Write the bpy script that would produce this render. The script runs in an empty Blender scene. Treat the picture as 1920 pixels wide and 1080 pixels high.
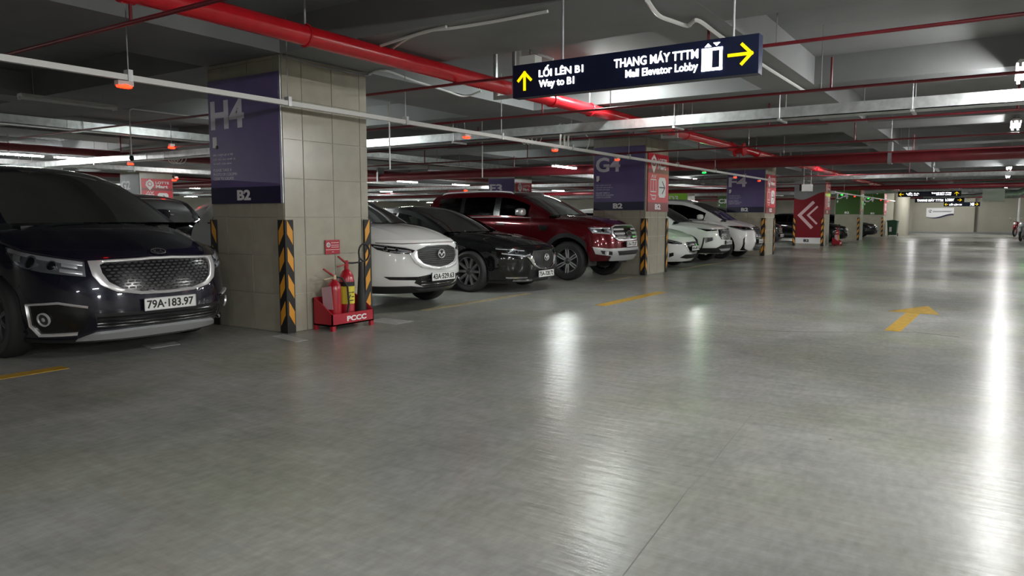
"""underground car park, built object by object"""
import bpy, bmesh, math, random
import numpy as np
from mathutils import Matrix, Vector, Euler
from mathutils.geometry import delaunay_2d_cdt
random.seed(7); rng = np.random.default_rng(7)
S = bpy.context.scene; COL = S.collection

# ---------- camera, world, exposure ----------
cam = bpy.data.cameras.new('camera'); camo = bpy.data.objects.new('camera', cam); COL.objects.link(camo)
cam.sensor_width = 36; cam.lens = 1390/1920*36; cam.clip_start = .05; cam.clip_end = 300
PITCH, YAW = 5.466, 33.322
camo.location = (0, 0, 1.25); camo.rotation_euler = (math.radians(90-PITCH), 0, math.radians(YAW))
S.camera = camo
S.view_settings.view_transform = 'Standard'; S.view_settings.look = 'None'
S.view_settings.exposure = 1.32; S.view_settings.gamma = 1; S.view_settings.use_curve_mapping = False
w = bpy.data.worlds.new('world'); S.world = w; w.use_nodes = True
w.node_tree.nodes['Background'].inputs[0].default_value = (.5, .55, .6, 1); w.node_tree.nodes['Background'].inputs[1].default_value = .01
S.cycles.use_denoising = True; S.cycles.denoising_prefilter = 'NONE'; S.cycles.max_bounces = 7; S.cycles.diffuse_bounces = 4; S.cycles.glossy_bounces = 4
S.cycles.transparent_max_bounces = 12; S.cycles.transmission_bounces = 4; S.cycles.sample_clamp_indirect = 6
LAMP = 150.0      # tube emission strength

# ---------- materials ----------
MATS = {}
def mat(name, col, rough=.5, metal=0, coat=0, emit=0, spec=None, ecol=None, noise=None, bump=None, aniso=0):
    m = bpy.data.materials.new(name); m.use_nodes = True; nt = m.node_tree; b = nt.nodes['Principled BSDF']
    b.inputs['Base Color'].default_value = (*col, 1); b.inputs['Roughness'].default_value = rough; b.inputs['Metallic'].default_value = metal
    b.inputs['Coat Weight'].default_value = coat; b.inputs['Coat Roughness'].default_value = .04; b.inputs['Specular IOR Level'].default_value = spec if spec is not None else (.15 if coat >= 1 else .5)
    if emit:
        b.inputs['Emission Color'].default_value = (*(ecol or col), 1); b.inputs['Emission Strength'].default_value = emit
    if noise or bump:
        tc = nt.nodes.new('ShaderNodeTexCoord')
    if noise:
        sc, amt = noise; n = nt.nodes.new('ShaderNodeTexNoise'); n.inputs['Scale'].default_value = sc; n.inputs['Detail'].default_value = 6
        nt.links.new(tc.outputs['Object'], n.inputs['Vector']); r = nt.nodes.new('ShaderNodeMapRange')
        r.inputs[1].default_value = .3; r.inputs[2].default_value = .7; r.inputs[3].default_value = 1-amt; r.inputs[4].default_value = 1+amt
        nt.links.new(n.outputs['Fac'], r.inputs[0]); v = nt.nodes.new('ShaderNodeVectorMath'); v.operation = 'SCALE'
        v.inputs[0].default_value = col; nt.links.new(r.outputs[0], v.inputs['Scale']); nt.links.new(v.outputs[0], b.inputs['Base Color'])
    if bump:
        sc, st = bump; n = nt.nodes.new('ShaderNodeTexNoise'); n.inputs['Scale'].default_value = sc; n.inputs['Detail'].default_value = 4
        nt.links.new(tc.outputs['Object'], n.inputs['Vector']); bp = nt.nodes.new('ShaderNodeBump'); bp.inputs['Strength'].default_value = st
        bp.inputs['Distance'].default_value = .01
        nt.links.new(n.outputs['Fac'], bp.inputs['Height']); nt.links.new(bp.outputs['Normal'], b.inputs['Normal'])
    MATS[name] = m; return m
def glass(name, tint, rough=.02, ior=1.5):
    m = bpy.data.materials.new(name); m.use_nodes = True; nt = m.node_tree; nt.nodes.clear()
    o = nt.nodes.new('ShaderNodeOutputMaterial'); t = nt.nodes.new('ShaderNodeBsdfTransparent'); t.inputs[0].default_value = (*tint, 1)
    g = nt.nodes.new('ShaderNodeBsdfGlossy'); g.inputs['Roughness'].default_value = rough; f = nt.nodes.new('ShaderNodeFresnel'); f.inputs[0].default_value = ior
    x = nt.nodes.new('ShaderNodeMixShader'); nt.links.new(f.outputs[0], x.inputs[0]); nt.links.new(t.outputs[0], x.inputs[1]); nt.links.new(g.outputs[0], x.inputs[2])
    nt.links.new(x.outputs[0], o.inputs[0]); MATS[name] = m; return m
def floor_mat():
    m = mat('polished_concrete', (.3, .31, .31), .3, spec=.15); nt = m.node_tree; b = nt.nodes['Principled BSDF']; L = nt.links.new
    tc = nt.nodes.new('ShaderNodeTexCoord')
    def noise(scale, det, sx=1, sy=1, rot=0, dist=0, rough=.5):
        mp = nt.nodes.new('ShaderNodeMapping'); mp.inputs['Scale'].default_value = (sx, sy, 1); mp.inputs['Rotation'].default_value = (0, 0, rot); L(tc.outputs['Object'], mp.inputs[0])
        n = nt.nodes.new('ShaderNodeTexNoise'); n.inputs['Scale'].default_value = scale; n.inputs['Detail'].default_value = det; n.inputs['Distortion'].default_value = dist; n.inputs['Roughness'].default_value = rough
        L(mp.outputs[0], n.inputs['Vector']); return n.outputs['Fac']
    def rng_(o, a, c, lo=.3, hi=.7):
        r = nt.nodes.new('ShaderNodeMapRange'); r.inputs[1].default_value = lo; r.inputs[2].default_value = hi; r.inputs[3].default_value = a; r.inputs[4].default_value = c
        L(o, r.inputs[0]); return r.outputs[0]
    def mul(a, c):
        k = nt.nodes.new('ShaderNodeMath'); k.operation = 'MULTIPLY'; L(a, k.inputs[0]); L(c, k.inputs[1]); return k.outputs[0]
    big = noise(.45, 3); mid = noise(1.8, 9, 1, .6, .4, .6, .62); fine = noise(26, 8, 1, .4, .5)
    sc1 = noise(5.3, 9, .4, 1.6, .5, .3, .68); sc2 = noise(9.1, 9, .35, 1.8, -.7, .3, .68); scr = noise(55, 3, .06, 1.4, .35); scr2 = noise(60, 3, .05, 1.3, -.5)
    f = mul(rng_(big, .74, 1.22, .25, .75), rng_(mid, .82, 1.18, .25, .75)); f = mul(f, rng_(fine, .9, 1.1, .3, .7)); f = mul(f, rng_(sc1, .92, 1.1, .28, .72)); f = mul(f, rng_(sc2, 1.08, .92, .28, .72)); f = mul(f, rng_(scr, .975, 1.03, .3, .7))
    vo = nt.nodes.new('ShaderNodeTexVoronoi'); vo.inputs['Scale'].default_value = 2.1; L(tc.outputs['Object'], vo.inputs['Vector']); f = mul(f, rng_(vo.outputs['Distance'], .45, 1, .012, .03))
    mx = nt.nodes.new('ShaderNodeMix'); mx.data_type = 'RGBA'; mx.inputs[6].default_value = (*(.31, .31, .295), 1); mx.inputs[7].default_value = (.30, .305, .255, 1); L(rng_(noise(.8, 3), 0, 1, .42, .66), mx.inputs[0])
    v = nt.nodes.new('ShaderNodeVectorMath'); v.operation = 'SCALE'; L(mx.outputs[2], v.inputs[0]); L(f, v.inputs['Scale']); L(v.outputs[0], b.inputs['Base Color'])
    b.inputs['Roughness'].default_value = .25
    def bump(h, st, di, prev=None):
        bp = nt.nodes.new('ShaderNodeBump'); bp.inputs['Strength'].default_value = st; bp.inputs['Distance'].default_value = di; L(h, bp.inputs['Height'])
        if prev is not None: L(prev, bp.inputs['Normal'])
        return bp.outputs['Normal']
    n0 = bump(noise(9, 3, .4, 1.8, .55), .3, .012); n1 = bump(scr, .06, .003, n0); n2 = bump(scr2, .06, .003, n1); L(n2, b.inputs['Normal'])
    return m
EM = lambda n, c, s: mat(n, c, .5, emit=s)
M_floor = floor_mat()
M_conc = mat('painted_concrete', (.225, .23, .235), .7, noise=(1.3, .1), bump=(30, .05))
M_wall = mat('beige_wall', (.36, .345, .28), .6, noise=(.8, .06))
M_tile = mat('beige_glazed_tile', (.40, .375, .30), .22, noise=(6, .06))
M_tile2 = mat('beige_glazed_tile_cool', (.37, .35, .285), .25, noise=(5, .07))
M_grout = mat('grout', (.52, .5, .43), .8)
M_red = mat('red_pipe_paint', (.5, .008, .016), .22, noise=(5, .12))
M_maroon = mat('dark_red_pipe_paint', (.17, .012, .02), .35, noise=(5, .15))
M_galv = mat('galvanised_steel', (.55, .57, .57), .38, .75, noise=(9, .2))
M_white = mat('white_plastic', (.72, .72, .7), .4)
M_cable = mat('white_cable', (.75, .75, .7), .5)
M_steel = mat('dull_steel', (.35, .35, .36), .45, .6)
M_rub = mat('black_rubber', (.014, .014, .015), .6)
M_yel = mat('reflective_orange_yellow', (.75, .33, .03), .45)
M_yline = mat('yellow_floor_paint', (.5, .31, .045), .35, noise=(14, .3), spec=.3)
M_yworn = mat('worn_yellow_floor_paint', (.36, .3, .17), .35, noise=(14, .25), spec=.3)
M_crack = mat('crack_grime', (.16, .16, .15), .8)
M_wline = mat('white_floor_paint', (.42, .42, .4), .4, noise=(18, .2))
M_purp = mat('purple_sign_film', (.125, .088, .25), .35, noise=(3, .1), bump=(6, .12))
M_navy = mat('navy_sign_film', (.018, .016, .055), .3)
M_silv = mat('pale_grey_lettering', (.75, .72, .82), .45)
M_sred = mat('red_sign_film', (.62, .03, .05), .35)
M_dred = mat('dark_red_sign_film', (.22, .025, .03), .35)
M_deep = mat('deep_red_wall_film', (.2, .006, .014), .4)
M_pink = mat('pale_pink_lettering', (.75, .5, .52), .5)
M_green = mat('green_sign_film', (.045, .12, .02), .35)
M_lime = mat('lime_sign_film', (.25, .55, .05), .4)
M_dgrey = mat('charcoal_sign_film', (.06, .06, .08), .4)
M_lett = mat('white_lettering', (.85, .85, .85), .45)
M_sbox = mat('dark_navy_sign_box', (.008, .012, .035), .25)
M_glow = EM('lit_white_lettering', (1, 1, 1), 1.6)
M_glowy = EM('lit_yellow_arrow', (1, .7, .0), .42)
M_tube = EM('lamp_tube', (1, 1, .98), LAMP); M_tubel = EM('lane_lamp_tube', (1, 1, .98), LAMP*.95); M_tubef = EM('far_lamp_tube', (.96, 1, .97), LAMP*.6); M_tuber = EM('fill_lamp_tube', (1, 1, .98), LAMP*2.6); M_tubed = EM('dim_lamp_tube', (.93, 1, .97), LAMP*.6)  # fill tubes are boosted for added lamps; dim tubes are weakened for softer streaks
M_tubeoff = mat('unlit_tube', (.7, .72, .72), .3)
M_indr = EM('red_led', (1, .007, .0015), 9.0)
M_indg = EM('green_led', (0, 1, .004), 40.0)
M_indp = mat('indicator_shell', (.75, .55, .52), .3)
M_ext = mat('extinguisher_red', (.42, .008, .02), .25, coat=.5)
M_box = mat('stand_red', (.4, .01, .025), .4)
M_ylab = mat('yellow_label', (.72, .62, .05), .45)
M_brass = mat('valve_metal', (.6, .5, .35), .3, .9)
M_tag = mat('pinkish_paper_tag', (.5, .3, .33), .6)
M_bright = mat('bright_trim', (.8, .8, .81), .22, .55)
M_chrome = mat('chrome', (.82, .82, .83), .1, 1)
M_schr = mat('satin_chrome', (.6, .6, .62), .28, 1)
M_gmesh = mat('dark_grille_mesh', (.035, .035, .04), .45, .3)
M_salu = mat('grey_alloy', (.28, .28, .29), .32, .6)
M_alu = mat('brushed_alloy', (.62, .62, .64), .3, .5)
M_dalu = mat('dark_alloy', (.09, .09, .1), .35, .7)
M_black = mat('gloss_black_plastic', (.008, .008, .009), .2)
M_matb = mat('matt_black_plastic', (.011, .011, .012), .5)
M_linn = mat('lamp_inner', (.3, .31, .33), .25, .7)
M_tyre = mat('tyre_rubber', (.016, .016, .017), .7)
M_int = mat('dark_interior', (.008, .008, .0085), .7)
M_seat = mat('grey_seat_fabric', (.022, .024, .024), .7)
M_refl = mat('lamp_reflector', (.85, .86, .88), .2, .6)
M_lens = glass('headlight_lens', (.93, .94, .96), ior=1.3)
M_glass = glass('tinted_car_glass', (.52, .6, .57), ior=1.3)
M_dglass = glass('dark_privacy_glass', (.035, .045, .045), ior=1.33)
M_tail = mat('red_tail_lens', (.25, .01, .012), .15, coat=.5)
M_plate = mat('white_plate', (.78, .78, .76), .4)
M_ink = mat('black_ink', (.01, .01, .01), .5)
M_bin = mat('green_bin_plastic', (.015, .07, .035), .45)
M_pblue = mat('deep_blue_black_paint', (.0085, .009, .019), .25, .25, 1)
M_pwhite = mat('pearl_white_paint', (.8, .8, .79), .3, 0, 1)
M_pblack = mat('black_car_paint', (.005, .005, .006), .2, .1, 1)
M_pred = mat('ruby_red_paint', (.1, .004, .008), .22, .3, 1)
M_silver = mat('silver_bumper_paint', (.55, .56, .57), .3, .4, .5)
M_psilv = mat('silver_car_paint', (.4, .41, .42), .3, .6, 1)
M_pgrey = mat('dark_grey_car_paint', (.02, .022, .026), .25, .3, 1)

# ---------- mesh helpers ----------
def link(o, parent=None):
    COL.objects.link(o)
    if parent is not None: o.parent = parent
    return o
def mesh(name, V, F, m, parent=None, smooth=True, ang=38):
    me = bpy.data.meshes.new(name); me.from_pydata([tuple(map(float, v)) for v in V], [], [tuple(map(int, f)) for f in F])
    if m is not None: me.materials.append(m)
    if smooth:
        me.shade_smooth(); me.set_sharp_from_angle(angle=math.radians(ang))
    return link(bpy.data.objects.new(name, me), parent)
def empty(name, loc=(0, 0, 0), rz=0, parent=None):
    o = bpy.data.objects.new(name, None); o.location = loc; o.rotation_euler = (0, 0, rz); o.empty_display_size = .2; return link(o, parent)
def tag(o, label=None, cat=None, group=None, kind=None):
    if label: o['label'] = label
    if cat: o['category'] = cat
    if group: o['group'] = group
    if kind: o['kind'] = kind
    return o
class G:
    """collects shapes, then links them as one mesh object"""
    def __init__(s): s.V = []; s.F = []
    def add(s, V, F):
        n = len(s.V); s.V += [tuple(v) for v in V]; s.F += [tuple(i+n for i in f) for f in F]; return s
    def box(s, x0, x1, y0, y1, z0, z1, M=None):
        V = [(x, y, z) for x in (x0, x1) for y in (y0, y1) for z in (z0, z1)]
        F = [(0, 1, 3, 2), (4, 6, 7, 5), (0, 4, 5, 1), (2, 3, 7, 6), (0, 2, 6, 4), (1, 5, 7, 3)]
        if M is not None: V = [M @ Vector(v) for v in V]
        return s.add(V, F)
    def tube(s, pts, r, n=8, caps=True, closed=False):
        P = [Vector(p) for p in pts]; N = len(P); rr = r if hasattr(r, '__len__') else [r]*N; V = []; F = []
        up = None
        for i, p in enumerate(P):
            a = P[i-1] if (i > 0 or closed) else p; b = P[(i+1) % N] if (i < N-1 or closed) else p
            t = (b-a).normalized()
            if up is None:
                up = Vector((0, 0, 1)) if abs(t.z) < .9 else Vector((1, 0, 0))
            u = (up-t*up.dot(t)).normalized(); up = u; v = t.cross(u)
            for k in range(n):
                q = 2*math.pi*k/n; V.append(p+(u*math.cos(q)+v*math.sin(q))*rr[i])
        for i in range(N if closed else N-1):
            j = (i+1) % N
            for k in range(n): F.append((i*n+k, i*n+(k+1) % n, j*n+(k+1) % n, j*n+k))
        if caps and not closed: F.append(tuple(range(n))[::-1]); F.append(tuple(range((N-1)*n, N*n)))
        return s.add(V, F)
    def lathe(s, prof, n=24, M=None, caps=False):
        """profile (r, h) turned round local z"""
        V = []; F = []; k = len(prof)
        for i in range(n):
            a = 2*math.pi*i/n
            for r, h in prof: V.append(Vector((r*math.cos(a), r*math.sin(a), h)))
        for i in range(n):
            j = (i+1) % n
            for q in range(k-1): F.append((i*k+q, j*k+q, j*k+q+1, i*k+q+1))
        if caps: F.append(tuple(i*k for i in range(n))[::-1]); F.append(tuple(i*k+k-1 for i in range(n)))
        if M is not None: V = [M @ v for v in V]
        return s.add(V, F)
    def sup(s, c, r, e=(.6, .6), n=(14, 10), M=None):
        V = []; F = []; sp = lambda t, p: math.copysign(abs(t)**p, t)
        nu, nv = n
        for j in range(nv+1):
            ph = -math.pi/2+math.pi*j/nv
            for i in range(nu):
                th = 2*math.pi*i/nu
                v = Vector((r[0]*sp(math.cos(ph), e[1])*sp(math.cos(th), e[0]), r[1]*sp(math.cos(ph), e[1])*sp(math.sin(th), e[0]), r[2]*sp(math.sin(ph), e[1])))
                if M is not None: v = M @ v
                V.append(v+Vector(c))
        for j in range(nv):
            for i in range(nu): F.append((j*nu+i, j*nu+(i+1) % nu, (j+1)*nu+(i+1) % nu, (j+1)*nu+i))
        return s.add(V, F)
    def prism(s, poly, M, th):
        """polygon in local xy, extruded from 0 to th along local z"""
        n = len(poly); V = [M @ Vector((x, y, 0)) for x, y in poly]+[M @ Vector((x, y, th)) for x, y in poly]
        F = [tuple(range(n))[::-1], tuple(range(n, 2*n))]+[(i, (i+1) % n, n+(i+1) % n, n+i) for i in range(n)]
        return s.add(V, F)
    def build(s, name, m, parent=None, smooth=True, ang=38): return mesh(name, s.V, s.F, m, parent, smooth, ang)
def box(name, x0, x1, y0, y1, z0, z1, m, parent=None): return G().box(x0, x1, y0, y1, z0, z1).build(name, m, parent, False)
def frame(o, x, y):
    """matrix from origin and the two in-plane axes"""
    x, y = Vector(x).normalized(), Vector(y).normalized(); z = x.cross(y)
    return Matrix(((x.x, y.x, z.x, o[0]), (x.y, y.y, z.y, o[1]), (x.z, y.z, z.z, o[2]), (0, 0, 0, 1)))
def text(name, body, m, parent, M, bx, th=.002, bold=0., mono=False, keep=True):
    """lettering fitted into the box (x0, x1, y0, y1) of plane M"""
    cu = bpy.data.curves.new('t', 'FONT'); cu.body = body; cu.size = 1; cu.offset = bold; cu.resolution_u = 3; cu.extrude = .5
    o = bpy.data.objects.new('t', cu); me = bpy.data.meshes.new_from_object(o); bpy.data.objects.remove(o); bpy.data.curves.remove(cu)
    V = np.array([v.co[:] for v in me.vertices]); lo, hi = V.min(0), V.max(0)
    x0, x1, y0, y1 = bx
    V[:, 0] = x0+(V[:, 0]-lo[0])/(hi[0]-lo[0])*(x1-x0); V[:, 1] = y0+(V[:, 1]-lo[1])/(hi[1]-lo[1])*(y1-y0); V[:, 2] = (V[:, 2]+.5)*th
    for v, q in zip(me.vertices, V): v.co = M @ Vector(q)
    me.name = name; me.materials.clear(); me.materials.append(m)
    return link(bpy.data.objects.new(name, me), parent)
def circle(cx, cy, r, n=20, ry=None): return [(cx+r*math.cos(2*math.pi*i/n), cy+(ry or r)*math.sin(2*math.pi*i/n)) for i in range(n)]
def stroke(pts, wd):
    """thick polyline as quads in local xy (list of polygons)"""
    out = []
    for (x0, y0), (x1, y1) in zip(pts, pts[1:]):
        d = math.hypot(x1-x0, y1-y0); ux, uy = (x1-x0)/d, (y1-y0)/d; h = wd/2
        a, b, c, e = x0-ux*h, y0-uy*h, x1+ux*h, y1+uy*h
        out.append([(a+uy*h, b-ux*h), (c+uy*h, e-ux*h), (c-uy*h, e+ux*h), (a-uy*h, b+ux*h)])
    return out
def strokes(name, lines, wd, m, parent, M, th=.003):
    g = G()
    for k, l in enumerate(lines):
        for q, p in enumerate(stroke(l, wd)): g.prism(p, M @ Matrix.Translation((0, 0, .0003*(k+q))), th)
    return g.build(name, m, parent, False)
def copy_tree(o, parent=None):
    c = o.copy(); link(c)
    if parent is not None: c.parent = parent; 
    for ch in list(o.children): copy_tree(ch, c)
    return c
# ---- car body surfaces (pure numpy) ----
def pchip(pts):
    P = sorted(pts); x = np.array([p[0] for p in P], float); y = np.array([p[1] for p in P], float)
    h = np.diff(x); d = np.diff(y)/h
    m = np.zeros(len(x)); m[0], m[-1] = d[0], d[-1]
    for i in range(1, len(x)-1):
        if d[i-1]*d[i] > 0:
            w1, w2 = 2*h[i]+h[i-1], h[i]+2*h[i-1]
            m[i] = (w1+w2)/(w1/d[i-1]+w2/d[i])
    def f(q):
        q = np.clip(np.asarray(q, float), x[0], x[-1])
        k = np.clip(np.searchsorted(x, q)-1, 0, len(h)-1)
        t = (q-x[k])/h[k]
        return (1+2*t)*(1-t)**2*y[k]+t*(1-t)**2*h[k]*m[k]+t*t*(3-2*t)*y[k+1]+t*t*(t-1)*h[k]*m[k+1]
    return f

class Body:
    """front bumper at x=0, tail at x=-L; columns run from the front centre round one side to the rear centre"""
    def __init__(s, P):
        s.P = P; L, W = P['L'], P['W']; D, Dr = P['D'], P.get('Dr', .45)
        p = P.get('p', 2.6); bow = P['bow']; xc = P['xc']; xd = P['xd']
        XF, XR = pchip(P['XF']), pchip(P.get('XR', [(.2, .12), (.5, 0), (.9, .03), (1.2, .1)]))
        zb, zs = pchip(P['zb']), pchip(P['zs']); zcF, zcR = pchip(P['zcF']), pchip(P['zcR'])
        hw = pchip(P.get('hw', [(-L, .9), (-L+.5, .955), (-L+1.2, .995), (-2.2, 1), (-.95, .985), (-D, P.get('kf', .94))]))
        prof = pchip(P.get('prof', [(0, .93), (.12, .965), (.35, 1), (.62, .995), (.82, .985), (.93, .962), (1, .925)]))
        nF, nR, nh, nm, nd = P.get('nF', 26), 10, P.get('nh', 22), P.get('nm', 74), 8
        s.V = V = np.linspace(0, 1, P.get('nv', 30)); m = P.get('m', 2.2)
        th = np.linspace(0, np.pi/2, nF); a = np.sin(th)**(2/p); c = 1-np.cos(th)**(2/P.get('q', 2.0))
        xcs = xc-bow
        side = np.concatenate([np.linspace(-D, xcs, nh), np.linspace(xcs, xd, nm)[1:], np.linspace(xd, -(L-Dr), nd)[1:]])
        thr = np.linspace(np.pi/2, 0, nR)[1:]; ar = np.sin(thr)**(2/3.); cr = 1-np.cos(thr)
        ncol = nF+len(side)-1+len(thr); X = np.zeros((ncol, len(V))); Y = X.copy(); Z = X.copy()
        zf = zs(-D)+(zcF(0)-zs(-D))*(1-a**m)
        zr = zs(-(L-Dr))+(zcR(-L)-zs(-(L-Dr)))*(1-ar**m)
        pv = prof(V)
        for i in range(ncol):
            if i < nF:
                xn = -D*c[i]; b0 = zb(xn); Z[i] = b0+(zf[i]-b0)*V
                X[i] = XF(Z[i])-D*c[i]; Y[i] = W/2*hw(-D)*pv*a[i]
            elif i < nF+len(side)-1:
                xn = side[i-nF+1]; b0 = zb(xn); Z[i] = b0+(zs(xn)-b0)*V
                w = np.clip(1-(-D-xn)/.6, 0, 1); w = w*w*(3-2*w)
                wr = np.clip(1-(xn+L-Dr)/.5, 0, 1); wr = wr*wr*(3-2*wr)
                X[i] = xn+XF(Z[i])*w+XR(Z[i])*wr; Y[i] = W/2*hw(xn)*pv
            else:
                k = i-nF-len(side)+1; xn = -(L-Dr)-Dr*np.cos(thr[k])
                b0 = zb(xn); Z[i] = b0+(zr[k]-b0)*V
                X[i] = xn+XR(Z[i]); Y[i] = W/2*hw(-(L-Dr))*pv*ar[k]
        f = P.get('bulge')
        if f is not None: Y *= f(X, Z)
        s.X, s.Y, s.Z, s.nF, s.nh, s.nm, s.side, s.ncol, s.a, s.ar = X, Y, Z, nF, nh, nm, side, ncol, a, ar
        s.ic = nF+nh-2; s.idk = nF+nh+nm-3; s.zs, s.zcF, s.zcR, s.m, s.nd = zs, zcF, zcR, m, nd
        j = int(.6*len(V)); du = np.hypot(np.diff(X[:, j]), np.diff(Y[:, j]))
        s.U = np.concatenate([[0], np.cumsum(du)])
    def at(s, u, z):
        """signed arc position (minus = the car's right side) and height -> point, normal"""
        u = np.asarray(u, float); z = np.asarray(z, float); sg = np.where(u < 0, -1., 1.); au = np.abs(u)
        def ev(au, z):
            f = np.interp(au, s.U, np.arange(s.ncol)); i = np.clip(f.astype(int), 0, s.ncol-2); t = f-i
            zb = s.Z[i, 0]*(1-t)+s.Z[i+1, 0]*t; zt = s.Z[i, -1]*(1-t)+s.Z[i+1, -1]*t
            v = np.clip((z-zb)/(zt-zb), 0, 1)*(len(s.V)-1); j = np.clip(v.astype(int), 0, len(s.V)-2); r = v-j
            g = lambda A: (A[i, j]*(1-t)*(1-r)+A[i+1, j]*t*(1-r)+A[i, j+1]*(1-t)*r+A[i+1, j+1]*t*r)
            return np.stack([g(s.X), g(s.Y), g(s.Z)], -1)
        e = .012
        p = ev(au, z); tu = ev(au+e, z)-ev(np.maximum(au-e, 0), z); tz = ev(au, z+e)-ev(au, z-e)
        n = np.cross(tu, tz); n /= np.linalg.norm(n, axis=-1, keepdims=True)+1e-9
        flip = np.where(n[..., 0]*(p[..., 0]+s.P['L']/2)+n[..., 1]*p[..., 1]*3 < 0, -1., 1.)
        n = n*flip[..., None]
        p = p.copy(); p[..., 1] *= sg; n[..., 1] *= sg
        return p, n
    def u_of_x(s, x, z=.7):
        """arc position of the side point at x (x behind the front corner)"""
        j = int(.6*len(s.V)); return float(np.interp(-x, -s.X[s.nF-1:, j], s.U[s.nF-1:]))
    def loop(s):
        """full outline grid, right side first: arrays (N, nv)"""
        idx = list(range(s.ncol)); bk = list(range(s.ncol-2, 0, -1))
        X = np.concatenate([s.X[idx], s.X[bk]]); Y = np.concatenate([-s.Y[idx], s.Y[bk]]); Z = np.concatenate([s.Z[idx], s.Z[bk]])
        return X, Y, Z
    def hood(s):
        P = s.P; nF, nh = s.nF, s.nh; xc, bow = P['xc'], P['bow']; cols = np.arange(nF-1, nF+nh-1)
        a = np.concatenate([-s.a[::-1], s.a[1:]]); xf = np.concatenate([s.X[:nF, -1][::-1], s.X[1:nF, -1]]); xcw = xc-bow*a*a
        G = np.zeros((nh, len(a), 3)); yc = s.Y[nF-1, -1]
        for r, ci in enumerate(cols):
            b = r/(nh-1); x = xf*(1-b)+xcw*b; xe = s.X[ci, -1]; x = x+(xe-x[-1])*np.abs(a)**4
            zsd = s.Z[ci, -1]; zc = s.zcF(xc*b)
            z = zsd+(zc-zsd)*(1-np.abs(a)**s.m)
            for (pos, wid, hgt) in P.get('ridge', ()):
                z = z+hgt*np.exp(-((np.abs(a)-pos)/wid)**2)*np.clip(b*4, 0, 1)
            G[r] = np.stack([x, a*s.Y[ci, -1], z], -1)
        return G
    def deck(s):
        P = s.P; L = P['L']; i0 = s.idk; cols = np.arange(i0, i0+s.nd); n = len(s.ar)
        k0 = s.ncol-n; ar = np.concatenate([[1.], s.ar]); xr = s.X[k0-1:, -1]
        a = np.concatenate([-ar, ar[::-1][1:]]); xrr = np.concatenate([xr, xr[::-1][1:]])
        G = np.zeros((s.nd, len(a), 3))
        for r, ci in enumerate(cols):
            b = r/(s.nd-1); x = P['xd']*(1-b)+xrr*b; xe = s.X[ci, -1]; x = x+(xe-x[0])*np.abs(a)**4
            zsd = s.Z[ci, -1]; z = zsd+(s.zcR(P['xd']*(1-b)+(-L)*b)-zsd)*(1-np.abs(a)**s.m)
            G[r] = np.stack([x, a*s.Y[ci, -1], z], -1)
        return G
    def cabin(s):
        """stations from the cowl to the tail; each: side(right, base->roof edge), roof, side(left)"""
        P = s.P; xc, xd, bow = P['xc'], P['xd'], P['bow']; CL = pchip(P['CL']); lean = P.get('lean', .42)
        st = np.concatenate([np.linspace(xc, P['xw'], 20), np.linspace(P['xw'], P['xg'], P.get('nc', 46))[1:], np.linspace(P['xg'], xd, 14)[1:]])
        nS, nT = 12, 25; v = np.linspace(0, 1, nS); a = np.linspace(-1, 1, nT)
        top = s.Y[s.nF-1:, -1]; xt = s.X[s.nF-1:, -1]; o = np.argsort(xt)
        rows = []
        for x in st:
            wx = np.clip((x-(P['xw']-.5))/(.5), 0, 1)
            xe = x-bow*wx
            yb = np.interp(xe, xt[o], top[o])*P.get('ky', .985); z0 = float(s.zs(xe)); zc = max(float(CL(x)), z0+.004); H = zc-z0
            zr = z0+H*(1-P.get('crn', .09)); yr = yb-(lean*H*.9)-.012
            ys = yb-(yb-yr)*(.8*v**1.05+.2*v**3); zz = z0+(zr-z0)*v
            yt = a*yr; zt = zr+(zc-zr)*(1-np.abs(a)**2.6)
            yy = np.concatenate([-ys, yt[1:-1], ys[::-1]]); z2 = np.concatenate([zz, zt[1:-1], zz[::-1]])
            xx = x-bow*wx*np.minimum(np.abs(yy)/yb, 1)**2
            rows.append(np.stack([xx, yy, z2], -1))
        return st, np.array(rows), nS, nT, v, a
SPEC = {}
SPEC['minivan'] = dict(L=5.1, W=1.98, D=.72, p=2.5, bow=.22, xc=-1.02, xd=-4.98, xw=-2.1, xg=-4.5, m=2.4,
    XF=[(.2, -.14), (.3, -.04), (.42, 0), (.6, -.015), (.75, -.05), (.88, -.1), (.97, -.19), (1.1, -.34)],
    zb=[(-5.1, .3), (-4.4, .25), (-1.6, .2), (-.7, .17), (0, .17)],
    zs=[(-5.1, 1.2), (-4, 1.18), (-2.6, 1.16), (-1.24, 1.12), (-.72, .97), (0, .9)],
    zcF=[(-1.02, 1.19), (-.6, 1.13), (-.25, 1.04), (0, .955)], zcR=[(-5.1, 1.1), (-4.9, 1.15)],
    CL=[(-1.02, 1.2), (-1.5, 1.46), (-2.1, 1.71), (-2.5, 1.785), (-3.2, 1.82), (-4.2, 1.79), (-4.6, 1.7), (-4.98, 1.2)],
    lean=.36, wheels=(-1.1, -4.1, .36, .235, .87), arch=.41, ridge=[(.66, .07, .014)],
    win=[(-1.55, -1.98), (-2.05, -3.0), (-3.1, -4.0), (-4.08, -4.7)])
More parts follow.
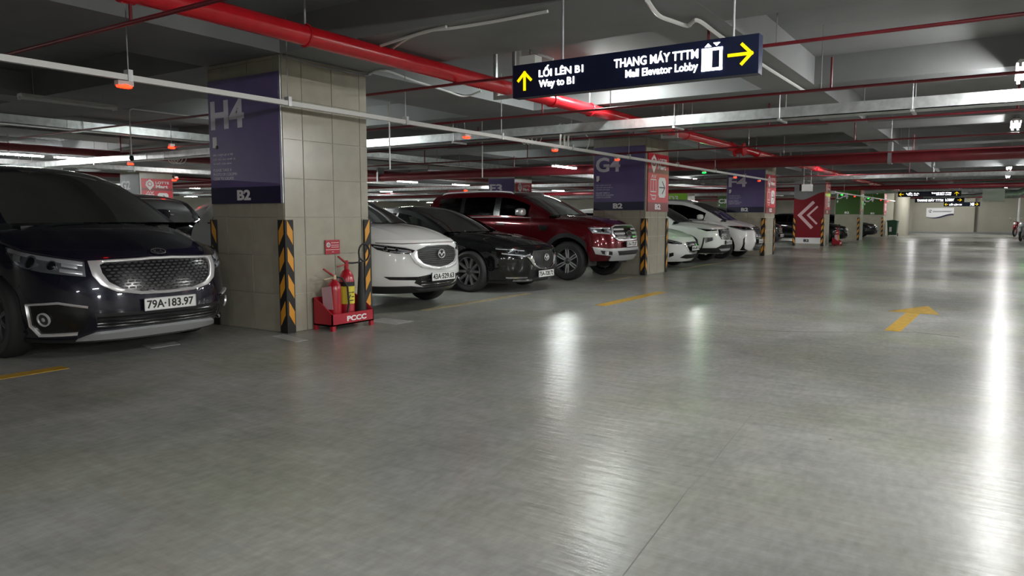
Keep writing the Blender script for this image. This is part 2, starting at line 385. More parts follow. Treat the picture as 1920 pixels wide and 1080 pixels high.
SPEC['crossover'] = dict(L=4.55, W=1.84, D=.66, p=2.3, bow=.2, xc=-1.12, xd=-4.42, xw=-2.0, xg=-3.9, m=2.4,
    XF=[(.2, -.16), (.32, -.05), (.5, 0), (.66, -.01), (.82, -.03), (.92, -.08), (.98, -.16), (1.1, -.3)],
    zb=[(-4.55, .34), (-3.9, .3), (-1.5, .26), (-.7, .25), (0, .25)],
    zs=[(-4.55, 1.16), (-3.5, 1.14), (-2.2, 1.12), (-1.32, 1.1), (-.66, .96), (0, .9)],
    zcF=[(-1.12, 1.16), (-.6, 1.11), (-.25, 1.03), (0, .945)], zcR=[(-4.55, 1.05), (-4.4, 1.1)],
    CL=[(-1.12, 1.17), (-1.55, 1.4), (-2.0, 1.58), (-2.4, 1.65), (-2.9, 1.67), (-3.6, 1.63), (-4.0, 1.54), (-4.42, 1.12)],
    lean=.42, wheels=(-.93, -3.63, .355, .225, .8), arch=.40, ridge=[(.6, .08, .018)],
    win=[(-1.65, -2.35), (-2.42, -3.3), (-3.4, -3.9)])
SPEC['sedan'] = dict(L=4.86, W=1.84, D=.62, p=2.3, bow=.2, xc=-1.35, xd=-4.3, xw=-2.35, xg=-3.3, m=2.3,
    XF=[(.16, -.14), (.25, -.05), (.42, 0), (.55, 0), (.68, -.03), (.76, -.08), (.82, -.16), (.95, -.3)],
    zb=[(-4.86, .25), (-4.2, .22), (-1.5, .19), (-.7, .18), (0, .18)],
    zs=[(-4.86, .98), (-3.5, .98), (-2.2, .95), (-1.55, .92), (-.62, .78), (0, .74)],
    zcF=[(-1.35, .99), (-.8, .95), (-.3, .87), (0, .79)], zcR=[(-4.86, .98), (-4.3, 1.06)],
    CL=[(-1.35, 1.0), (-1.85, 1.24), (-2.35, 1.41), (-2.7, 1.45), (-3.1, 1.445), (-3.6, 1.35), (-4.3, 1.07)],
    lean=.45, wheels=(-.96, -3.79, .345, .245, .81), arch=.375, ridge=[(.55, .09, .02)],
    win=[(-1.85, -2.6), (-2.66, -3.4), (-3.45, -3.75)])
SPEC['suv'] = dict(L=4.89, W=1.87, D=.5, p=2.9, bow=.17, xc=-1.2, xd=-4.72, xw=-2.0, xg=-4.35, m=2.6,
    XF=[(.3, -.2), (.42, -.07), (.58, 0), (.74, -.01), (.9, -.04), (1.03, -.09), (1.1, -.15), (1.25, -.3)],
    zb=[(-4.89, .5), (-4.2, .42), (-1.6, .37), (-.75, .38), (0, .4)],
    zs=[(-4.89, 1.26), (-3.5, 1.24), (-2.2, 1.23), (-1.37, 1.22), (-.5, 1.09), (0, 1.03)],
    zcF=[(-1.2, 1.29), (-.6, 1.25), (-.2, 1.19), (0, 1.11)], zcR=[(-4.89, 1.15), (-4.7, 1.24)],
    CL=[(-1.2, 1.3), (-1.6, 1.52), (-2.0, 1.7), (-2.35, 1.785), (-3.0, 1.82), (-4.0, 1.8), (-4.35, 1.74), (-4.72, 1.26)],
    lean=.3, wheels=(-.93, -3.78, .385, .255, .8), arch=.47, ridge=[(.62, .07, .02)],
    win=[(-1.72, -2.6), (-2.72, -3.5), (-3.62, -4.25)])
SPEC['people_carrier'] = dict(L=4.9, W=1.86, D=.62, p=2.5, bow=.2, xc=-.78, xd=-4.78, xw=-1.85, xg=-4.3, m=2.4,
    XF=[(.2, -.15), (.3, -.05), (.45, 0), (.62, -.02), (.8, -.07), (.9, -.12), (.98, -.2), (1.1, -.33)],
    zb=[(-4.9, .36), (-4.2, .3), (-1.5, .26), (-.7, .24), (0, .24)],
    zs=[(-4.9, 1.22), (-3.6, 1.2), (-2.2, 1.16), (-.98, 1.09), (-.62, .98), (0, .92)],
    zcF=[(-.78, 1.16), (-.5, 1.11), (-.25, 1.05), (0, .97)], zcR=[(-4.9, 1.1), (-4.75, 1.2)],
    CL=[(-.78, 1.17), (-1.3, 1.46), (-1.85, 1.7), (-2.3, 1.79), (-3.0, 1.82), (-4.0, 1.8), (-4.3, 1.72), (-4.78, 1.22)],
    lean=.4, wheels=(-.93, -3.8, .37, .25, .83), arch=.415, ridge=[(.6, .08, .016)],
    win=[(-1.28, -2.5), (-2.57, -3.5), (-3.6, -4.3)])
SPEC['small_crossover'] = dict(L=4.4, W=1.8, D=.55, p=2.5, bow=.18, xc=-1.12, xd=-4.28, xw=-1.95, xg=-3.8, m=2.4,
    XF=[(.22, -.16), (.34, -.04), (.5, 0), (.66, -.01), (.82, -.04), (.92, -.09), (.98, -.16), (1.1, -.3)],
    zb=[(-4.4, .34), (-3.8, .3), (-1.5, .27), (-.7, .26), (0, .27)],
    zs=[(-4.4, 1.12), (-3.5, 1.09), (-2.2, 1.06), (-1.3, 1.03), (-.55, .95), (0, .92)],
    zcF=[(-1.12, 1.12), (-.6, 1.09), (-.25, 1.05), (0, .99)], zcR=[(-4.4, 1.05), (-4.3, 1.1)],
    CL=[(-1.12, 1.13), (-1.55, 1.38), (-1.95, 1.57), (-2.3, 1.63), (-2.9, 1.64), (-3.5, 1.6), (-3.9, 1.51), (-4.28, 1.12)],
    lean=.42, wheels=(-.9, -3.54, .35, .225, .78), arch=.395, ridge=[(.6, .08, .015)],
    win=[(-1.6, -2.3), (-2.38, -3.2), (-3.3, -3.8)])
SPEC['hatchback'] = dict(L=4.06, W=1.7, D=.58, p=2.3, bow=.18, xc=-1.05, xd=-3.95, xw=-1.85, xg=-3.4, m=2.3,
    XF=[(.15, -.14), (.25, -.05), (.4, 0), (.55, -.01), (.68, -.05), (.77, -.11), (.83, -.18), (.95, -.3)],
    zb=[(-4.06, .26), (-3.5, .22), (-1.5, .19), (-.7, .17), (0, .17)],
    zs=[(-4.06, 1.02), (-3.2, 1.0), (-2.2, .97), (-1.23, .95), (-.58, .8), (0, .73)],
    zcF=[(-1.05, 1.0), (-.6, .94), (-.25, .86), (0, .76)], zcR=[(-4.06, .96), (-3.95, 1.0)],
    CL=[(-1.05, 1.01), (-1.45, 1.24), (-1.85, 1.42), (-2.2, 1.48), (-2.6, 1.48), (-3.2, 1.43), (-3.5, 1.35), (-3.95, 1.02)],
    lean=.42, wheels=(-.8, -3.37, .31, .2, .74), arch=.345, ridge=[(.55, .08, .015)],
    win=[(-1.5, -2.2), (-2.27, -3.0), (-3.05, -3.4)])
PLACE = dict(minivan=(-6.28, 3.88), crossover=(-6.32, 7.87), sedan=(-6.42, 10.8), suv=(-6.2, 13.7), people_carrier=(-6.1, 23.0), small_crossover=(-6.25, 20.3), hatchback=(-6.3, 17.75))
# ---------- car details on the body surface ----------
def resample(poly, d, closed=True):
    out = []; n = len(poly)
    for i in range(n if closed else n-1):
        a, b = np.array(poly[i], float), np.array(poly[(i+1) % n], float); k = max(1, int(math.ceil(np.linalg.norm(b-a)/d)))
        for j in range(k): out.append(a+(b-a)*j/k)
    if not closed: out.append(np.array(poly[-1], float))
    return np.array(out)
def patch(B, name, poly, m, parent, off=.004, th=.02, d=.035):
    P = resample(poly, d); lo, hi = P.min(0), P.max(0)
    gx, gy = np.meshgrid(np.arange(lo[0]+d*.6, hi[0], d), np.arange(lo[1]+d*.6, hi[1], d)); Q = np.stack([gx.ravel(), gy.ravel()], 1)
    ins = []
    for q in Q:                                          # keep inner points clear of the rim
        c = False; n = len(P)
        for i in range(n):
            a, b = P[i], P[i-1]
            if (a[1] > q[1]) != (b[1] > q[1]) and q[0] < (b[0]-a[0])*(q[1]-a[1])/(b[1]-a[1])+a[0]: c = not c
        if c and np.min(np.hypot(*(P-q).T)) > d*.45: ins.append(q)
    allp = [Vector(p) for p in P]+[Vector(p) for p in ins]; n = len(P)
    r = delaunay_2d_cdt(allp, [], [list(range(n))], 1, 1e-5); V2 = np.array([v[:] for v in r[0]]); T = r[2]
    p, nn = B.at(V2[:, 0], V2[:, 1]); top = p+nn*off; N = len(top)
    V = list(top)+list(p+nn*(off-th)); cnt = {}
    for f in T:
        for a, b in zip(f, f[1:]+f[:1]): cnt[(a, b)] = 1
    F = [];
    for f in T:
        a, b, c = [top[i] for i in f[:3]]
        F.append(tuple(f) if np.dot(np.cross(b-a, c-a), nn[f[0]]) > 0 else tuple(f[::-1]))
    E = set()
    for f in F:
        for a, b in zip(f, f[1:]+f[:1]): E.add((a, b))
    for a, b in E:
        if (b, a) not in E: F.append((b, a, a+N, b+N))
    return mesh(name, V, F, m, parent, True, 40)
def strip(B, name, A, C, m, parent, off=.012, th=.02, d=.03, closed=False, crown=0.):
    """band between two matched outlines A (inner) and C (outer)"""
    A, C = np.array(A, float), np.array(C, float); n = len(A); PA, PC = [], []
    for i in range(n if closed else n-1):
        j = (i+1) % n; k = max(1, int(math.ceil(max(np.linalg.norm(A[j]-A[i]), np.linalg.norm(C[j]-C[i]))/d)))
        for q in range(k): PA.append(A[i]+(A[j]-A[i])*q/k); PC.append(C[i]+(C[j]-C[i])*q/k)
    if not closed: PA.append(A[-1]); PC.append(C[-1])
    PA, PC = np.array(PA), np.array(PC); N = len(PA); rows = []
    for t, o in ((0, off-th), (0, off), (.5, off+crown), (1, off), (1, off-th)):
        p, nn = B.at(*(PA*(1-t)+PC*t).T); rows.append(p+nn*o)
    V = np.concatenate(rows); F = []
    for r in range(4):
        for i in range(N if closed else N-1):
            j = (i+1) % N; F.append((r*N+i, r*N+j, (r+1)*N+j, (r+1)*N+i))
    o = mesh(name, V, F, m, parent, True, 40)
    bm = bmesh.new(); bm.from_mesh(o.data); bmesh.ops.recalc_face_normals(bm, faces=bm.faces)
    bm.to_mesh(o.data); bm.free(); return o
def line(B, name, pts, wd, m, parent, off=.002, th=.006, closed=False, crown=0.):
    P = np.array(pts, float); n = len(P); A, C = [], []
    for i in range(n):
        a = P[i-1] if (i > 0 or closed) else P[i]; b = P[(i+1) % n] if (i < n-1 or closed) else P[i]
        t = (b-a)/(np.linalg.norm(b-a)+1e-9); q = np.array([-t[1], t[0]])*wd/2; A.append(P[i]-q); C.append(P[i]+q)
    return strip(B, name, A, C, m, parent, off, th, closed=closed, crown=crown)
def spot(B, u, z, off=0.):
    p, n = B.at(u, z); n = Vector(n); t = Vector((0, 0, 1)).cross(n).normalized(); return frame(Vector(p)+n*off, t, n.cross(t))
def mir(poly): return [(-u, z) for u, z in poly][::-1]
def sym(half):
    """closed outline from a half outline that runs from the centre top to the centre bottom"""
    return half+[(-u, z) for u, z in half[::-1] if abs(u) > 1e-6]

def wheel(parent, B, style, rim, off_alloy):
    """four wheels; the meshes of the first are shared by the others"""
    xf, xr, r, rr, tr = B.P['wheels']; wd = .225; meshes = []
    RX = lambda s: Matrix.Rotation(-math.pi/2*s, 4, 'X')         # local z -> outwards (s=+1: +y)
    for x in (xf, xr):
        for s in (-1, 1):
            M = RX(s); h = wd/2
            if not meshes:
                t = G().lathe([(rr-.005, -h+.02), (rr+.02, -h+.005), (r-.04, -h), (r-.012, -h+.02), (r, -h+.055), (r, h-.055), (r-.012, h-.02), (r-.04, h), (rr+.02, h-.005), (rr-.005, h-.02)], 40).build('wheel', M_tyre)
                k = G().lathe([(rr, h-.016), (rr-.012, h-.008), (rr-.022, h-.02), (rr-.028, h-.08), (rr-.03, -h+.03)], 40).build('rim', rim, t)
                dsc = G().lathe([(.02, h-.11), (rr-.055, h-.11), (rr-.055, h-.125), (.02, h-.125)], 28).build('brake_disc', M_dalu, t)
                hub = G().lathe([(0, h-.018), (.03, h-.02), (.045, h-.03), (.062, h-.05), (.07, h-.09)], 20).build('hub_cap', rim, t)
                ns, tw = style
                for q in range(ns):
                    a = 2*math.pi*q/ns; g = G()
                    for o_ in ((-tw, tw) if tw else (0,)):
                        w0, w1 = (.016, .013) if tw else (.03, .024)
                        A = Matrix.Rotation(a, 4, 'Z'); V = []
                        for rad, ww, zc, dp, oo in ((.045, w0, h-.045, .03, o_*.5), (rr*.6, w0*.9, h-.022, .028, o_*.85), (rr-.015, w1, h-.014, .03, o_)):
                            for yy, zz in ((-ww, -dp), (ww, -dp), (ww*.6, 0), (-ww*.6, 0)): V.append(A @ Vector((rad, oo*rad/rr*1.3+yy, zc+zz)))
                        F = []
                        for b in range(2):
                            for e in range(4): F.append((b*4+e, b*4+(e+1) % 4, b*4+4+(e+1) % 4, b*4+4+e))
                        F += [(0, 3, 2, 1), (8, 9, 10, 11)]; g.add(V, F)
                    g.build('spoke', off_alloy, t, True, 30)
                t.parent = parent; meshes = t
                t.matrix_local = Matrix.Translation((x, s*tr, r)) @ M
            else:
                c = copy_tree2(meshes, parent); c.matrix_local = Matrix.Translation((x, s*tr, r)) @ M
def copy_tree2(o, parent):
    c = o.copy(); link(c, parent)
    for ch in list(o.children): k = ch.copy(); link(k, c)
    return c

def car(kind, spec, loc, paint, label, cat='car', group=None, rz=0, glassm=None, detail=2, rim=None, spoke=None, style=(10, 0), interior=True, arch_m=None, lip=None, scale=1, mirror_m=None, rails=None):
    P = spec; B = Body(P); root = empty(kind, loc, rz); tag(root, label, cat, group); B.root = root
    gl = glassm or M_glass; X, Y, Z = B.loop(); N, nv = X.shape; W, L = P['W'], P['L']; xf, xr, r, rr, tr = P['wheels']; R = P['arch']
    # wheel openings: rim vertices snap to the circle, inner faces go
    for xw in (xf, xr):
        cz = r+.01; dx, dz = X-xw, Z-cz; dist = np.hypot(dx, dz); side = np.abs(Y) > W*.3
        sel = side & (dist < R+.012) & (dist > R-.035); k = R/np.maximum(dist, 1e-6)
        X = np.where(sel, xw+dx*k, X); Z = np.where(sel, cz+dz*k, Z)
    ins = np.zeros_like(X, bool)
    for xw in (xf, xr): ins |= (np.abs(Y) > W*.3) & (np.hypot(X-xw, Z-r-.01) < R+.002)
    V = np.stack([X, Y, Z], -1).reshape(-1, 3); F = []
    for i in range(N):
        i2 = (i+1) % N
        for j in range(nv-1):
            q = [(i, j), (i2, j), (i2, j+1), (i, j+1)]
            if all(ins[a] for a in q): continue
            F.append(tuple(a*nv+b for a, b in q))
    g = G().add(V, F)
    D = B.deck(); a_, b_ = D.shape[:2]
    g.add(D.reshape(-1, 3), [(i*b_+j, i*b_+j+1, (i+1)*b_+j+1, (i+1)*b_+j) for i in range(a_-1) for j in range(b_-1)])
    g.build('body', paint, root, True, 42)
    H = B.hood(); a_, b_ = H.shape[:2]
    hood = G().add(H.reshape(-1, 3), [(i*b_+j, (i+1)*b_+j, (i+1)*b_+j+1, i*b_+j+1) for i in range(a_-1) for j in range(b_-1)]).build('bonnet', paint, root)
    # underbody and wheel wells
    zb = np.concatenate([[B.X[:, 0], -B.Y[:, 0]*.93, B.Z[:, 0]+.03]]).T; zl = zb*[1, -1, 1]; n = len(zb)
    u = G().add(list(zb)+list(zl), [(i, i+1, n+i+1, n+i) for i in range(n-1)]).build('underbody', M_matb, root)
    for xw in (xf, xr):
        for s in (-1, 1):
            g = G(); ar = np.linspace(math.radians(-12), math.radians(192), 22); y0, y1 = s*(W/2-.05), s*(W/2-.42)
            pts = [(xw+(R+.006)*math.cos(t), r+.01+(R+.006)*math.sin(t)) for t in ar]
            V = [(x, y, z) for y in (y0, y1) for x, z in pts]; m_ = len(pts)
            g.add(V, [(i, i+1, m_+i+1, m_+i) for i in range(m_-1)]+[tuple(range(m_, 2*m_))]).build('wheel_well', M_matb, root)
    if arch_m is not None:
        for xw in (xf, xr):
            for s in (-1, 1):
                t = np.radians(np.linspace(-8 if xw == xr else 2, 188, 26)); A, C = [], []
                for q in t:
                    for lst, rad in ((A, R-.012), (C, R+P.get('flare', .05))): lst.append((s*B.u_of_x(xw+rad*math.cos(q)), max(r+.01+rad*math.sin(q), P['zb'][0][1]-.1)))
                strip(B, 'arch_trim', A, C, arch_m, root, .018, .04, .05)
    # cabin
    st, C, nS, nT, v, a = B.cabin(); K, nc = C.shape[:2]; xw_, xg_, xc_, xd_ = P['xw'], P['xg'], P['xc'], P['xd']
    parts = {'roof': [], 'windshield': [], 'rear_window': []}; wins = P['win']
    for i in range(len(wins)):
        for s in 'lr': parts[f'w{s}{i}'] = []
    wlo, whi = wins[-1][1], wins[0][0]
    for k in range(K-1):
        xm = (st[k]+st[k+1])/2; Hh = C[k, :, 2].max()-C[k, 0, 2]
        for c in range(nc-1):
            f = (k*nc+c, (k+1)*nc+c, (k+1)*nc+c+1, k*nc+c+1)
            if c < nS-1 or c >= nc-nS:
                i = c if c < nS-1 else nc-2-c; vm = (v[i]+v[i+1])/2; key = 'roof'
                if .05 < vm < .86 and wlo < xm < whi:
                    key = 'window_surround%d%s' % (sum(xm < l_ for h_, l_ in wins), 'r' if c < nS-1 else 'l')
                    for q, (h_, l_) in enumerate(wins):
                        if l_ < xm < h_: key = ('wr' if c < nS-1 else 'wl')+str(q)
                parts.setdefault(key, []).append(f)
            else:
                i = c-(nS-1); inn = 0 < i < nT-2
                if xm > xw_ and inn and xm < xc_-.0: parts['windshield'].append(f)
                elif xm < xg_-.04 and xm > xd_+.06 and 1 < i < nT-3: parts['rear_window'].append(f)
                else: parts['roof'].append(f)
    VV = C.reshape(-1, 3)
    for key, fs in list(parts.items()):
        if not fs: continue
        used = sorted({i for f in fs for i in f}); mp = {i: j for j, i in enumerate(used)}
        nm = 'window_surround' if key.startswith('window_s') else key if len(key) > 3 else 'side_window'
        m = paint if key == 'roof' else M_black if nm == 'window_surround' else (gl if key in ('windshield',) or key in ('wr0', 'wl0') else (P.get('glass2') or gl))
        mesh(nm, VV[used], [tuple(mp[i] for i in f) for f in fs], m, root, True, 40)
    B.C, B.st, B.nS, B.nT = C, st, nS, nT
    box('cowl_panel', P['xc']-P['bow']*.9-.02, P['xc']-.08, -W*.36, W*.36, B.zcF(P['xc'])-.07, B.zcF(P['xc'])-.02, M_matb, root)
    if interior:
        z0 = .5; fx = P['xw']-.25; zt = C[K//3, :, 2].max()
        box('cabin_floor', P['xd']+.3, P['xc']-.2, -W*.4, W*.4, z0-.1, z0-.05, M_int, root)
        G().sup((P['xc']-.5, 0, z0+.3), (.34, W*.42, float(B.zs(P['xc']))-z0-.28), (.35, .4), (16, 8)).build('dashboard', M_int, root)
        for s in (-1, 1):
            for xx in (fx, fx-.95):
                g = G(); g.sup((xx, s*.38, z0+.12), (.27, .25, .1), (.4, .5)); g.sup((xx-.27, s*.38, z0+.45), (.09, .24, .36), (.5, .5), M=Matrix.Rotation(-.2, 3, 'Y'))
                st_ = g.build('seat', M_seat, root); G().sup((xx-.36, s*.38, min(z0+.9, zt-.2)), (.055, .14, .1), (.6, .6)).build('headrest', M_seat, st_)
        cw = Vector((fx+.48, .38, z0+.5)); t = math.radians(62)
        pts = [cw+Vector((math.sin(t)*.19*math.sin(q)*-.5, .19*math.cos(q), .19*math.sin(q)*.9)) for q in np.linspace(0, 2*math.pi, 25)[:-1]]
        g = G().tube(pts, .016, 6, closed=True); g.tube([cw+Vector((0, -.17, 0)), cw+Vector((.03, 0, -.02)), cw+Vector((0, .17, 0))], .018, 6); g.build('steering_wheel', M_int, root)
    if detail >= 1:
        for s in (-1, 1):
            k = int(np.argmin(np.abs(st-(P['win'][0][0]-.12)))); p = C[k, 1] if s < 0 else C[k, -2]
            g = G(); g.sup((p[0]+.06, p[1]+s*.15, p[2]+.09), (.08, .115, .075), (.6, .6)); mr = g.build('wing_mirror', mirror_m or paint, root)
            G().box(p[0]-.012, p[0]-.02, p[1]+s*.07, p[1]+s*.235, p[2]+.035, p[2]+.14).build('mirror_glass', M_refl, mr, False)
            G().sup((p[0]+.05, p[1]+s*.05, p[2]+.04), (.04, .07, .03), (.7, .7), (8, 6)).build('mirror_arm', M_black, mr)
        for x in (P['win'][0][1]+.13, P['win'][1][1]+.13):
            for s in (-1, 1):
                u = B.u_of_x(x); line(B, 'door_handle', [(s*(u-.1), float(B.zs(x))-.13), (s*(u+.1), float(B.zs(x))-.125)], .032, P.get('handle', paint), root, .03, .035, crown=.008)
        for s in (-1, 1):
            for x, z1 in ((P['win'][0][0]-.05, .1), (P['win'][0][1]-.03, .02), (P['win'][1][1]-.03, .02)):
                u = s*B.u_of_x(x); zt = float(B.zs(x)); zz = np.linspace(P['zb'][0][1]+.02, zt-z1*.2, 8)
                line(B, 'door_seam', [(u, z) for z in zz], .008, M_black, root, .0015, .004)
            line(B, 'sill_trim', [(s*B.u_of_x(x), float(np.interp(x, [xr+R, xf-R], [P['zb'][2][1]+.035]*2))) for x in np.linspace(xf-R-.03, xr+R+.03, 20)], .06, lip or M_matb, root, .012, .03)
            pts = [C[k, 0 if s < 0 else -1]+np.array([0, s*.004, .01]) for k in range(len(st)) if wlo-.1 < st[k] < whi+.1]
            G().tube(pts, .009, 6).build('window_belt_trim', P.get('belt', M_black), root)
        for y0, y1 in ((-.62, .02), (.02, .66)):
            kx = lambda y: B.P['xc']-P['bow']*(y/(W*.46))**2
            g = G().tube([(kx(y)-.1-.06*t, y, float(B.zcF(P['xc']))+.01+.045*t) for t, y in zip(np.linspace(0, 1, 8), np.linspace(y0, y1, 8))], .011, 5); g.build('wiper', M_matb, root)
        if rails:
            for s in (-1, 1):
                idx = nS-1 if s < 0 else nc-nS; ks = [k for k in range(K) if xg_+.15 < st[k] < xw_-.35]
                pts = [C[k, idx]+np.array([0, -s*.05, .03]) for k in ks]; pts = [pts[0]+[.06, 0, -.04]]+pts+[pts[-1]+[-.06, 0, -.05]]
                G().tube(pts, .016, 6).build('roof_rail', rails, root)
        for s in (-1, 1):   # tail lamps
            uL = B.U[-1]; patch(B, 'tail_lamp', [(s*(uL-.95), .95*P['zs'][0][1]), (s*(uL-.55), .95*P['zs'][0][1]), (s*(uL-.55), .78*P['zs'][0][1]), (s*(uL-.95), .8*P['zs'][0][1])], M_tail, root, .012, .03, .08)
    wheel(root, B, style, rim or M_alu, spoke or M_alu)
    return B
def lamp_cluster(B, poly, projectors=(), strips=(), back=None):
    for s in (-1, 1):
        pl = poly if s < 0 else mir(poly); r = patch(B, 'headlight', pl, back or M_linn, B.root, .004, .03)
        for (u, z, rad) in projectors:
            M = spot(B, -s*u if False else (u if s < 0 else -u), z, .004)
            G().lathe([(rad*1.25, 0), (rad*1.25, .014), (rad*1.02, .016), (rad*.98, .004)], 20, M).build('projector', M_linn, r); G().lathe([(rad*.98, .005), (rad*.8, .01), (rad*.5, .015), (0, .018)], 20, M).build('projector_lens', M_black, r)
        for pts, wd in strips:
            q = pts if s < 0 else [(-u, z) for u, z in pts]; line(B, 'light_strip', q, wd, M_refl, r, .012, .012, crown=.005)
        lens = patch(B, 'lens', pl, M_lens, r, .028, .004)
def plate(B, u, z, off, chars, wd=.5, hh=.11, tail=True):
    M = spot(B, u, z, off); X = M.to_3x3() @ Vector((0, 0, 1)); M = frame(M.translation, (0, 1, 0), (0, 0, 1))
    p = G().prism([(-wd/2, -hh/2), (wd/2, -hh/2), (wd/2, hh/2), (-wd/2, hh/2)], M, .012).build('licence_plate', M_plate, B.root, False)
    text('plate_number', chars, M_ink, p, M @ Matrix.Translation((0, 0, .012)), (-wd*.45, wd*.45, -hh*.34, hh*.34), .002, .025)
    fr = G()
    for a in ((-wd/2, wd/2, hh/2-.006, hh/2), (-wd/2, wd/2, -hh/2, -hh/2+.006), (-wd/2, -wd/2+.006, -hh/2, hh/2), (wd/2-.006, wd/2, -hh/2, hh/2)):
        fr.prism([(a[0], a[2]), (a[1], a[2]), (a[1], a[3]), (a[0], a[3])], M, .015)
    fr.build('plate_frame', M_alu, p, False); 
    G().box(-.06, 0, -wd*.4, wd*.4, -hh*.4, hh*.4, M=Matrix.Translation(M.translation)).build('plate_bracket', M_matb, B.root, False)
def slats(B, name, zs, u_at, wd, m, off=.01, parent=None):
    g = [line(B, name, [(-u_at(z), z), (0, z), (u_at(z), z)], wd, m, parent or B.root, off, .012, crown=.004) for z in zs]; return g
def ring_emblem(B, z, off, rw, rh, wings=True):
    M = spot(B, 0, z, off); M = frame(M.translation, (0, 1, 0), (0, 0, 1)); g = G()
    g.tube([M @ Vector((rw*math.cos(q), rh*math.sin(q), .012)) for q in np.linspace(0, 2*math.pi, 29)[:-1]], .008, 6, closed=True)
    e = g.build('emblem', M_bright, B.root)
    if wings: strokes('emblem_wing', [[(-rw*.92, rh*.1), (-rw*.5, rh*.42), (0, -rh*.42), (rw*.5, rh*.42), (rw*.92, rh*.1)]], .016, M_bright, e, M @ Matrix.Translation((0, 0, .008)), .008)

# ---- the minivan ----
def build_minivan():
    B = car('minivan', SPEC['minivan'], (*PLACE['minivan'], 0), M_pblue, 'dark blue minivan with chrome framed mesh grille, parked left of the purple H4 column',
            rim=M_dalu, spoke=M_dalu, style=(10, .05), lip=M_matb)
    r = B.root
    lamp_cluster(B, [(-1.42, .985), (-1.05, .93), (-.84, .9), (-.645, .868), (-.652, .745), (-.84, .765), (-1.0, .785), (-1.2, .82), (-1.35, .88)],
        [(-1.09, .862, .05), (-.9, .835, .038)], [([(-1.38, .955), (-1.05, .908), (-.66, .848)], .03), ([(-1.3, .9), (-1.2, .885)], .05), ([(-.84, .8), (-.67, .77)], .03), ([(-.82, .845), (-.7, .825)], .03)])
    inn = [(0, .866), (.1, .868), (.22, .862), (.5, .853), (.535, .838), (.525, .765), (.485, .69), (.4, .635), (.24, .598), (0, .59)]
    out = [(0, .884), (.1, .886), (.22, .88), (.52, .872), (.62, .868), (.6, .75), (.55, .67), (.44, .608), (.25, .574), (0, .566)]
    gr = patch(B, 'grille', sym(inn), M_black, r, .004, .02)
    strip(B, 'grille_frame', sym(inn), sym(out), M_bright, gr, .022, .04, closed=True, crown=.006)
    mb = G()
    for k in range(10):
        z = .612+k*.026
        for q in range(-9, 10):
            u = q*.056+(k % 2)*.028; lim = np.interp(z, [.6, .635, .69, .765, .84], [.22, .38, .46, .5, .51])
            if abs(u) > lim: continue
            M = spot(B, u, z, .006); mb.prism([(-.019, -.004), (0, -.008), (.019, -.004), (.019, .004), (0, .008), (-.019, .004)], M, .01)
    tag(mb.build('grille_mesh', M_gmesh, gr, False), kind='stuff')
    M = spot(B, 0, .93, .006); Mb = frame(M.translation, (0, 1, 0), M.to_3x3() @ Vector((0, 1, 0)))
    bd = G().prism(circle(0, 0, .07, 28, .034), Mb, .01).build('badge', M_black, r); G().tube([Mb @ Vector((.07*math.cos(q), .034*math.sin(q), .01)) for q in np.linspace(0, 2*math.pi, 29)[:-1]], .005, 6, closed=True).build('badge_rim', M_chrome, bd)
    text('badge_lettering', 'KIA', M_chrome, bd, Mb @ Matrix.Translation((0, 0, .01)), (-.045, .045, -.017, .017), .004, .02)
    plate(B, 0, .48, .02, '79A·183.97')
    for s in (-1, 1):
        po = [(-1.19, .505), (-.885, .527), (-.66, .487), (-.64, .4), (-.72, .262), (-1.06, .245), (-1.165, .33)]; f = po if s < 0 else mir(po)
        fp = patch(B, 'fog_lamp_surround', f, M_black, r, .004, .02)
        ch = [(-.66, .487), (-.885, .527), (-1.185, .507), (-1.165, .33), (-1.06, .245), (-.74, .262)]; ch = ch if s < 0 else [(-u, z) for u, z in ch]
        line(B, 'fog_lamp_trim', ch, .02, M_bright, fp, .02, .03, crown=.008)
        M = spot(B, s*1.02, .39, .006); G().lathe([(.06, 0), (.06, .016), (.05, .018), (.046, .008)], 20, M).lathe([(.018, .013), (0, .016)], 12, M).build('fog_lamp', M_refl, fp); G().lathe([(.046, .008), (.03, .012), (0, .0145)], 20, M).build('fog_lens', M_dalu, fp)
    lg = patch(B, 'lower_intake', [(-.62, .43), (-.3, .425), (.3, .425), (.62, .43), (.6, .3), (0, .292), (-.6, .3)], M_matb, r, .004, .02)
    slats(B, 'intake_slat', (.32, .345, .37, .395), lambda z: .6, .01, M_black, .014, lg)
    pl = [(-.74, .195), (-.6, .262), (-.3, .278), (0, .282), (.3, .278), (.6, .262), (.74, .195), (.5, .2), (0, .205), (-.5, .2)]
    patch(B, 'skid_plate', pl, M_silver, r, .03, .05); line(B, 'front_lip', [(u, .185) for u in np.linspace(-1.25, 1.25, 25)], .03, M_matb, r, .012, .03)
    return B
